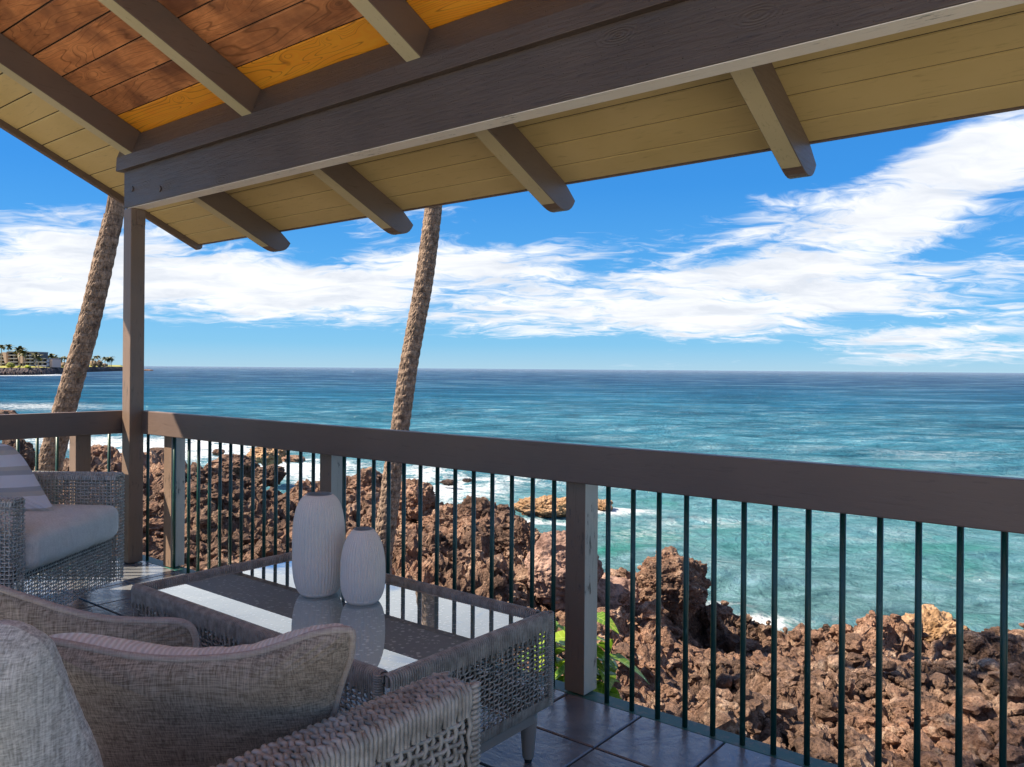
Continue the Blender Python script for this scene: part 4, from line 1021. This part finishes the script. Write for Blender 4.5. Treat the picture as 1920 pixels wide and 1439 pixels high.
# ------------------------------------------------------------------ palms close by
def barkfn(t, b):
    o = geopos(t); n = t.noise(t.scale(o, (1, 1, .6)), 16, 5, .7); f = t.noise(o, 55, 4, .7)
    c = t.mix(t.mapr(n, .35, .65), (.11, .078, .060), (.42, .30, .215)); c = t.mix(t.mapr(f, .3, .5, .6, 0), c, (.07, .05, .035))
    pit = t.voro(t.scale(o, (1, 1, .42)), 42); c = t.mix(t.mapr(t.math('ADD', pit, t.math('MULTIPLY', f, .35)), .26, .46, .85, 0), c, (.035, .024, .018))
    zz_ = t.math('ADD', t.math('MULTIPLY', t.sep(o)[2], 1/.10), t.math('MULTIPLY', t.noise(o, 2.5, 3), 2.2)); rg_ = t.mapr(t.math('ABSOLUTE', t.math('SUBTRACT', t.math('FRACT', zz_), .5)), .0, .10, .6, 0); c = t.mix(rg_, c, (.08, .055, .04))
    gr = t.mapr(t.noise(o, 2.1, 4), .62, .72, 0, .35); c = t.mix(gr, c, (.11, .12, .05))
    setc(t, b, c); setn(t, b, t.bump(t.math('ADD', n, t.math('MULTIPLY', f, .6)), .9, .02))
m_bark = mat('palm_bark', fn=barkfn, rough=.9, spec=.15)
m_frond = mat('palm_frond', fn=lambda t, b: setc(t, b, t.mix(rnd(t), (.045, .085, .018), (.10, .13, .03))), rough=.5)
def trunk_mesh(path, rad, seed):
    seg = 100; Lp = [0]
    for i in range(1, len(path)): Lp.append(Lp[-1]+(path[i]-path[i-1]).length)
    step = .015; n = int(Lp[-1]/step); V = []; k = 0
    U = []; 
    for i in range(n+1):
        s = i*step
        while k < len(path)-2 and s > Lp[k+1]: k += 1
        t = (s-Lp[k])/(Lp[k+1]-Lp[k]); p0, p1, p2, p3 = path[max(k-1, 0)], path[k], path[k+1], path[min(k+2, len(path)-1)]
        c = .5*((2*p1)+(-p0+p2)*t+(2*p0-5*p1+4*p2-p3)*t*t+(-p0+3*p1-3*p2+p3)*t**3)
        U.append((c, (rad[k]*(1-t)+rad[k+1]*t)*.86, s))
    C = np.array([u[0][:] for u in U]); Rr = np.array([u[1] for u in U]); S = np.array([u[2] for u in U])
    A, SS = np.meshgrid(np.linspace(0, 2*math.pi, seg, endpoint=False), S)
    ca, sa = np.cos(A), np.sin(A)
    # leaf-scar rings, deep vertical pits between fibres, and lumps
    ringp = SS/.115 + .35*fbm(ca*1.2+seed, SS*1.5+sa, 3, seed); ring = np.abs((ringp % 1)-.5)*2
    w1, w2, wi = worley(A*22/6.2831, SS*15+seed, seed+2)
    pits = np.clip(.42-w1, 0, 1)
    lump = fbm(ca*2+seed, sa*2+SS*2.1, 4, seed+5)
    RRr = Rr[:, None]*(1+.06*ring+.045*lump-.24*pits*np.clip(.4+1.6*vnoise(ca*1.5+9+seed, sa*1.5+SS*.8, seed+8), 0, 1.4))
    V = np.stack([C[:, 0, None]+RRr*ca, C[:, 1, None]+RRr*sa, np.repeat(C[:, 2, None], seg, 1)+.012*lump], -1).reshape(-1, 3)
    idx = np.arange((n+1)*seg).reshape(n+1, seg); nx = np.roll(idx, -1, 1)
    F = np.stack([idx[:-1], nx[:-1], nx[1:], idx[1:]], -1).reshape(-1, 4)
    return V, F
def frond_mb(L, m_droop, leaflets=26):
    mb = MB(); pts = []
    for i in range(13):
        t = i/12; pts.append(Vector((L*t*(1-.12*t), 0, L*(.35*t-m_droop*t*t))))
    mb.tube(pts, [.02*(1-i/14)+.003 for i in range(13)], 5)
    for i in range(leaflets):
        t = .12+.86*i/leaflets; k = min(int(t*12), 11); f = t*12-k; p = pts[k].lerp(pts[k+1], f)
        ll = L*.26*math.sin(min(1, t*1.25+.15)*math.pi*.86+.2)+.08
        for s in (-1, 1):
            d = Vector((.55, s*.75, -.35-.3*random.random())).normalized(); w = Vector((.02*L*.45, 0, .004)); e = p+d*ll; m_ = p+d*ll*.5+Vector((0, 0, .04))
            n = len(mb.v); mb.v += [tuple(p-w*.6), tuple(p+w*.6), tuple(m_+w), tuple(m_-w), tuple(e)]
            mb.f += [(n, n+1, n+2, n+3), (n+3, n+2, n+4)]
    return mb
def near_palm(path, rad, seed, label):
    base = path[0]; root = empty('coconut_palm', tuple(base), label, 'palm tree', 'coconut palms rising past the deck')
    V, F = trunk_mesh(path, rad, seed); V = V-np.array(base[:])
    obj('trunk', V, F, m_bark, root)
    cr = MB().lathe([(.16, -.3), (.2, 0), (.1, .3)], tuple(path[-1]-base), 12).build('crown', m_bark, root)
    a = None
    for i in range(16):
        if a is None: a = frond_mb(2.6, .55).build('frond', m_frond, cr); o = a
        else: o = a.copy(); COL.objects.link(o); o.parent = cr
        o.location = path[-1]-base; o.rotation_euler = (0, R(random.uniform(-35, 25)), i*2.4)
D1 = 8.8
p = [at(62, 1010, D1), at(78, 930, D1), at(96, 860, D1), at(119, 775, D1), at(137, 710, D1), at(160, 632, D1), at(178, 560, D1), at(196, 480, D1), at(213, 405, D1), at(226, 340, D1)]
p = [p[0]+(p[0]-p[1])*1.2] + p
top = p[-1] + (p[-1]-p[-2]).normalized()*5.5 + Vector((0, 0, .6)); p += [top]
near_palm(p, [.19, .175, .158, .148, .138, .134, .134, .128, .122, .112, .108, .10, .09], 4, 'leaning palm trunk with rough bark left of the corner post')
D2 = 10.8
p = [at(708, 1110, D2), at(715, 1040, D2), at(729, 950, D2), at(737, 880, D2), at(750, 806, D2), at(764, 700, D2), at(778, 620, D2), at(793, 540, D2), at(804, 460, D2), at(812, 395, D2), at(819, 330, D2)]
p = [p[0]+(p[0]-p[1])*1.6] + p
top = p[-1] + (p[-1]-p[-2]).normalized()*6 + Vector((0, 0, .4)); p += [top]
near_palm(p, [.22, .19, .172, .155, .146, .142, .143, .143, .142, .140, .134, .13, .11], 8, 'straighter palm trunk rising in the middle behind the railing')

p = [Vector((-7.2, .05, -3.2)), Vector((-7.4, .1, -1)), Vector((-7.47, .12, 1.5)), Vector((-7.47, .12, 4)), Vector((-7.4, .1, 7)), Vector((-7.2, 0, 9.5))]  # added palm out of view, its trunk shades a band of the rail
near_palm(p, [.14, .11, .095, .09, .085, .08], 12, 'slender unseen palm added beside the deck to throw a shadow band on the rail')

# ------------------------------------------------------------------ plant below the deck edge
m_leaf = bpy.data.materials.new('glossy_green_leaf'); m_leaf.use_nodes = True
lt = NT(m_leaf.node_tree); lb = lt.n['Principled BSDF']
lr_ = rnd(lt); lo = lt.sep(objco(lt)); vn = lt.math('FRACT', lt.math('MULTIPLY', lt.math('SUBTRACT', lo[0], lt.math('MULTIPLY', lt.math('ABSOLUTE', lo[1]), .7)), 24.)); vm = lt.mapr(lt.math('ABSOLUTE', lt.math('SUBTRACT', vn, .5)), .36, .5)
mid_ = lt.mapr(lt.math('ABSOLUTE', lo[1]), .002, .006, 1, 0); vm = lt.math('MAXIMUM', vm, mid_)
lcol = lt.mix(lr_, (.045, .13, .012), (.24, .34, .02)); lcol = lt.mix(lt.math('MULTIPLY', vm, .55), lcol, (.42, .50, .10)); setc(lt, lb, lt.mix(lt.mapr(lt.noise(objco(lt), 14, 4, .7), .55, .75, 0, .5), lcol, (.30, .22, .05))); lb.inputs['Roughness'].default_value = .32
ltr = lt.add('ShaderNodeBsdfTranslucent'); ltr.inputs[0].default_value = (.20, .36, .02, 1)
lmx = lt.add('ShaderNodeMixShader'); lmx.inputs[0].default_value = .30
lt.l.new(lb.outputs[0], lmx.inputs[1]); lt.l.new(ltr.outputs[0], lmx.inputs[2]); lt.l.new(lmx.outputs[0], lt.n['Material Output'].inputs[0])
m_stem = mat('green_stem', (.12, .16, .04), .6)
def leaf_mesh(L, W):
    V = []; F = []; nx = 10; ny = 4
    for i in range(nx+1):
        t = i/nx; w = W*math.sin(math.pi*t**.8)**.8*(1-.25*t)+.0005
        for j in range(-ny, ny+1):
            s = j/ny; x = L*t; y = w*s
            z = -.55*L*t*t + .22*abs(s)*w + .006*math.sin((x-abs(y)*.6)*math.pi*2/(L*.13))*abs(s)
            V.append((x, y, z))
    k = 2*ny+1
    for i in range(nx):
        for j in range(k-1): a = i*k+j; F.append((a, a+1, a+k+1, a+k))
    return V, F
def plant(px, py, D, n, label, spread, L=.20):
    c = at(px, py, D); gz = -2.3
    root = empty('leafy_shrub', (c.x, c.y, gz), label, 'shrub', 'green shrubs below the deck edge')
    a = None
    for k in range(5):
        q = Vector((random.uniform(-1, 1)*spread, random.uniform(-1, 1)*spread*.7, c.z-gz+random.uniform(-.15, .38)))
        MB().tube([(q.x*.3, q.y*.3, 0), (q.x*.7, q.y*.7, q.z*.6), tuple(q)], [.014, .009, .005], 6).build('stem', m_stem, root, smooth=True)
        for i in range(n):
            t = 1-i*.045; pos = Vector((q.x*(.7+.3*(t-.6)/.4), q.y*(.7+.3*(t-.6)/.4), q.z*t))
            if a is None:
                v, f = leaf_mesh(L, L*.26); a = obj('leaf', v, f, m_leaf, root, smooth=True); md = a; o = a
            else: o = a.copy(); COL.objects.link(o); o.parent = root
            o.location = pos; s = random.uniform(.7, 1.2); o.scale = (s, s, s)
            o.rotation_euler = (random.uniform(-.3, .3), random.uniform(-.75, .25), i*2.4+k+random.uniform(-.4, .4))
plant(1046, 1225, 6.6, 15, 'bright green leafy shrub seen between the table and the middle railing post', .36, .30)
plant(1126, 1262, 6.4, 14, 'bright green broad leaved shrub just right of the middle railing post', .26, .30)

# ------------------------------------------------------------------ far headland
m_cliff = mat('dark_far_lava', fn=lambda t, b: setc(t, b, t.mix(t.mapr(t.noise(geopos(t), .25, 6, .7), .48, .68), (.020, .015, .018), (.12, .075, .065))), rough=.95)
m_lawn = mat('lawn', fn=lambda t, b: setc(t, b, t.mix(t.mapr(t.noise(geopos(t), .06, 4), .4, .6), (.22, .22, .035), (.34, .30, .06))), rough=.95)
coast = [(-420, 318, 3.0), (-200, 345, 3.2), (-60, 372, 3.4), (0, 384, 3.6), (30, 392, 3.6), (60, 402, 3.7), (85, 425, 3.7), (112, 465, 3.8), (135, 520, 3.9), (160, 600, 4.0), (195, 690, 4.2), (226, 765, 4.2), (236, 800, 3.0)]
V = []; F = []; nc = 0
fine = []
for i in range(len(coast)-1):
    for q in range(12):
        t = q/12; fine.append(tuple(coast[i][k]*(1-t)+coast[i+1][k]*t for k in range(3)))
for i, (px, D, h) in enumerate(fine):
    p = at(px, 692, D); bk = (p-EYE); bk.z = 0; bk.normalize()
    for j, (db, dz) in enumerate([(-4, -1.0), (-1, .3), (0, .45), (3, .62), (7, .8), (10, .97), (16, 1.0)]):
        jit = random.uniform(-1, 1); V.append(tuple(Vector((p.x, p.y, SEA))+bk*(db+jit*1.6)+Vector((0, 0, h*dz+(random.uniform(-.3, .3) if 0 < j < 6 else 0)))))
for i in range(len(fine)-1):
    for j in range(6): a = i*7+j; F.append((a, a+7, a+8, a+1))
tag(obj('headland_cliff', V, F, m_cliff), kind='structure')
V = []; F = []
for i, (px, D, h) in enumerate(fine):
    p = at(px, 692, D); bk = (p-EYE); bk.z = 0; bk.normalize(); g = Vector((p.x, p.y, SEA+h*.99))
    V += [tuple(g+bk*12), tuple(g+bk*60+Vector((0, 0, .8))), tuple(g+bk*260*(1-i/len(fine)*.8)+Vector((0, 0, 1.5)))]
for i in range(len(fine)-1):
    for j in range(2): a = i*3+j; F.append((a, a+3, a+4, a+1))
tag(obj('headland_lawn', V, F, m_lawn), kind='structure')
# apartment building
BD = 450.
bld = empty('apartment_building', tuple(at(40, 688, BD)), 'pale terraced apartment building with slanted pink fin walls on the far headland', 'building')
m_bw = mat('pale_concrete', (.52, .50, .52), .8); m_bfin = mat('pink_beige_fin_wall', (.66, .45, .35), .8); m_bglass = mat('dark_balcony_glass', (.035, .035, .05), .4); m_broof = mat('grey_roof', (.22, .22, .21), .8)
bo = bld.location
def bloc(px, py, dep=0): v = at(px, py, BD)-bo+Vector((Fv.x, Fv.y, 0))*dep; return v
def bbox(name, x0, y0, x1, y1, d0, d1, m, par):
    A = [bloc(x0, y1, d0), bloc(x1, y1, d0), bloc(x1, y1, d1), bloc(x0, y1, d1), bloc(x0, y0, d0), bloc(x1, y0, d0), bloc(x1, y0, d1), bloc(x0, y0, d1)]
    return MB().hexa(A).build(name, m, par)
for (x0, x1, yt, fl) in ((-40, 9, 663, 4), (15, 33.5, 660, 4), (46.5, 63, 660.5, 4), (68, 87, 672.5, 2)):
    bbox('wall', x0, yt+1, x1, 690, 2.5, 14, m_bglass, bld)
    bbox('roof_slab', x0-.6, yt-.8, x1+.6, yt+1.2, -1, 14, m_broof, bld)
    for k in range(fl):
        y = yt+1.5+k*6.3 if fl == 4 else yt+1.8+k*7.2
        bbox('balcony', x0, y+4.0, x1, y+5.8, -.5, 2.6, m_bw, bld)
        nwin = max(2, int((x1-x0)/9)+0)
        for q in range(nwin+1):
            xx = x0+(x1-x0)*q/nwin; bbox('column', xx-.45, y, xx+.45, y+4, .6, 2.6, m_bw, bld)
        for q in range(nwin):
            xx = x0+(x1-x0)*(q+.5)/nwin; bbox('window', xx-(x1-x0)/nwin*.36, y+.8, xx+(x1-x0)/nwin*.36, y+3.9, 2.2, 2.45, m_bglass, bld)
for (x0, x1) in ((8, 16.5), (33, 47.5)):     # slanted fins
    yt, yb = 660 if x0 > 20 else 661, 681.5
    for nm, a, b, c, d_ in (('fin_wall', x0, x1-1.5, x1, x0+(x1-x0)*.62),):
        A = [bloc(d_, yb, -2), bloc(c, yb, -2), bloc(c, yb, 8), bloc(d_, yb, 8), bloc(a, yt, -2), bloc(b, yt, -2), bloc(b, yt, 8), bloc(a, yt, 8)]
        MB().hexa(A).build(nm, m_bfin, bld)
bbox('terrace_wall', 66, 688.3, 88, 689.8, -3, 0, m_bw, bld); bbox('side_wall', 84, 674, 92, 689, 3, 12, m_bfin, bld)
# far palms
m_ftrunk = mat('far_palm_trunk', (.30, .24, .18), .9); m_ffrond = mat('far_palm_frond', fn=lambda t, b: setc(t, b, t.mix(rnd(t), (.05, .060, .018), (.13, .12, .035))), rough=.6)
ft = ff = None
def far_palm(px, ytop, ybase, D, label, size=1.):
    global ft, ff
    b = at(px, ybase, D); t_ = at(px+random.uniform(-1, 1), ytop, D); Hh = t_.z-b.z
    root = empty('palm_tree', tuple(b), label, 'palm tree', 'palms on the far headland')
    MB().tube([(0, 0, 0), tuple((t_-b)*.5+Vector((.3, 0, 0))), tuple(t_-b)], [.28, .2, .17], 6).build('trunk', m_ftrunk, root)
    c = MB().lathe([(.3, -.4), (.45, 0), (.2, .5)], tuple(t_-b), 8).build('crown', m_ffrond, root)
    for i in range(15):
        if ff is None:
            mb = MB()
            for q in range(7):
                u0 = q/7; u1 = (q+1)/7; f = lambda u: (3.2*u*(1-.15*u), 1.3*u-2.5*u*u)
                (xa, za), (xb, zb) = f(u0), f(u1); wa = .62*math.sin(math.pi*(u0*.8+.2)); wb = .62*math.sin(math.pi*min(1, u1*.8+.2))
                for s in (-1, 1):
                    n = len(mb.v); mb.v += [(xa, 0, za), (xb, 0, zb), (xb+.15, s*wb, zb-.55*wb), (xa+.15, s*wa, za-.55*wa)]; mb.f.append((n, n+1, n+2, n+3))
            ff = mb.build('frond', m_ffrond, c); o = ff
        else: o = ff.copy(); COL.objects.link(o); o.parent = c
        o.location = t_-b; o.rotation_euler = (0, R(random.uniform(-50, 30)), i*2.4); o.scale = (size,)*3
for a in [(2, 650, 690, 430, 'far palm cut by the left edge of the photo'), (16, 650.5, 690, 470, 'tall far palm above the left block of the apartment building', 1.1), (37, 656, 689, 425, 'large bushy far palm before the middle of the apartment building', 1.5), (43, 663, 689, 424, 'low drooping far palm crown just below the large bushy one', 1.3),
          (67, 664, 689, 430, 'far palm at the right end of the tall building block'), (72, 669, 689, 432, 'short yellowish far palm over the low building block', 1.1), (84, 667.5, 686, 520, 'small dark far palm above the low roof'), (97, 668, 686, 470, 'far palm, left of the pair right of the building', 1.25), (103, 670, 686, 480, 'far palm, right of the pair right of the building', 1.),
          (113, 673, 687, 480, 'far palm left of the leaning near trunk', 1.1), (121, 671.5, 687, 490, 'far palm touching the left side of the leaning near trunk', 1.), (174, 674, 687, 640, 'small far palm just right of the leaning near trunk', .9), (180, 671, 687, 650, 'slim windblown far palm above the scrub', 1.1), (184, 669.5, 687, 650, 'highest windblown far palm above the scrub', 1.1),
          (197, 673.5, 688, 640, 'far palm, leftmost of the clump at the headland tip', 1.3), (202, 674.5, 688, 640, 'far palm, second of the clump at the headland tip', 1.1), (206, 673, 688, 640, 'far palm, third of the clump at the headland tip', 1.3), (209, 674, 688, 645, 'far palm, rightmost of the clump at the headland tip', 1.2)]:
    far_palm(*a)
def far_bush(px, py, w, h, D, label, col):
    c = at(px, py, D); v, f = rockmesh(4, int(px*7) % 89, .35, 2.2); k = D/1500
    o = obj('bush', v*np.array([w*k, w*k*.7, h*k]), f, col, loc=tuple(c)); tag(o, label, 'bush', 'bushes on the far headland')
m_bush1 = mat('olive_bush', fn=lambda t, b: setc(t, b, t.mix(t.mapr(t.noise(geopos(t), .9, 5, .7), .35, .6), (.035, .045, .015), (.24, .26, .035))), rough=.9)
m_bush2 = mat('dry_scrub', fn=lambda t, b: setc(t, b, t.mix(t.mapr(t.noise(geopos(t), .5, 5, .7), .35, .6), (.06, .05, .03), (.36, .25, .15))), rough=.9)
m_bush3 = mat('lime_bush', fn=lambda t, b: setc(t, b, t.mix(t.mapr(t.noise(geopos(t), .9, 5, .7), .35, .6), (.10, .14, .02), (.40, .42, .03))), rough=.9)
for a in [(20, 685, 9.5, 5, 405, 'wide domed olive bush before the left block of the building', m_bush1), (36, 688, 3.5, 2, 405, 'small lime green bush left of the middle bush', m_bush3), (52, 688, 7, 2.6, 408, 'low lime green bush before the middle block', m_bush3),
          (100, 682, 8, 5, 490, 'dry scrub clump right of the building', m_bush2), (118, 684, 9, 4, 500, 'pale dry scrub left of the leaning near trunk', m_bush2), (175, 682, 8, 5.5, 650, 'brown scrub right of the leaning near trunk', m_bush2), (187, 682, 7, 6, 655, 'rounded scrub clump with reddish top', m_bush2), (197, 685, 6, 3.5, 660, 'low scrub at the headland tip', m_bush2)]:
    far_bush(*a)
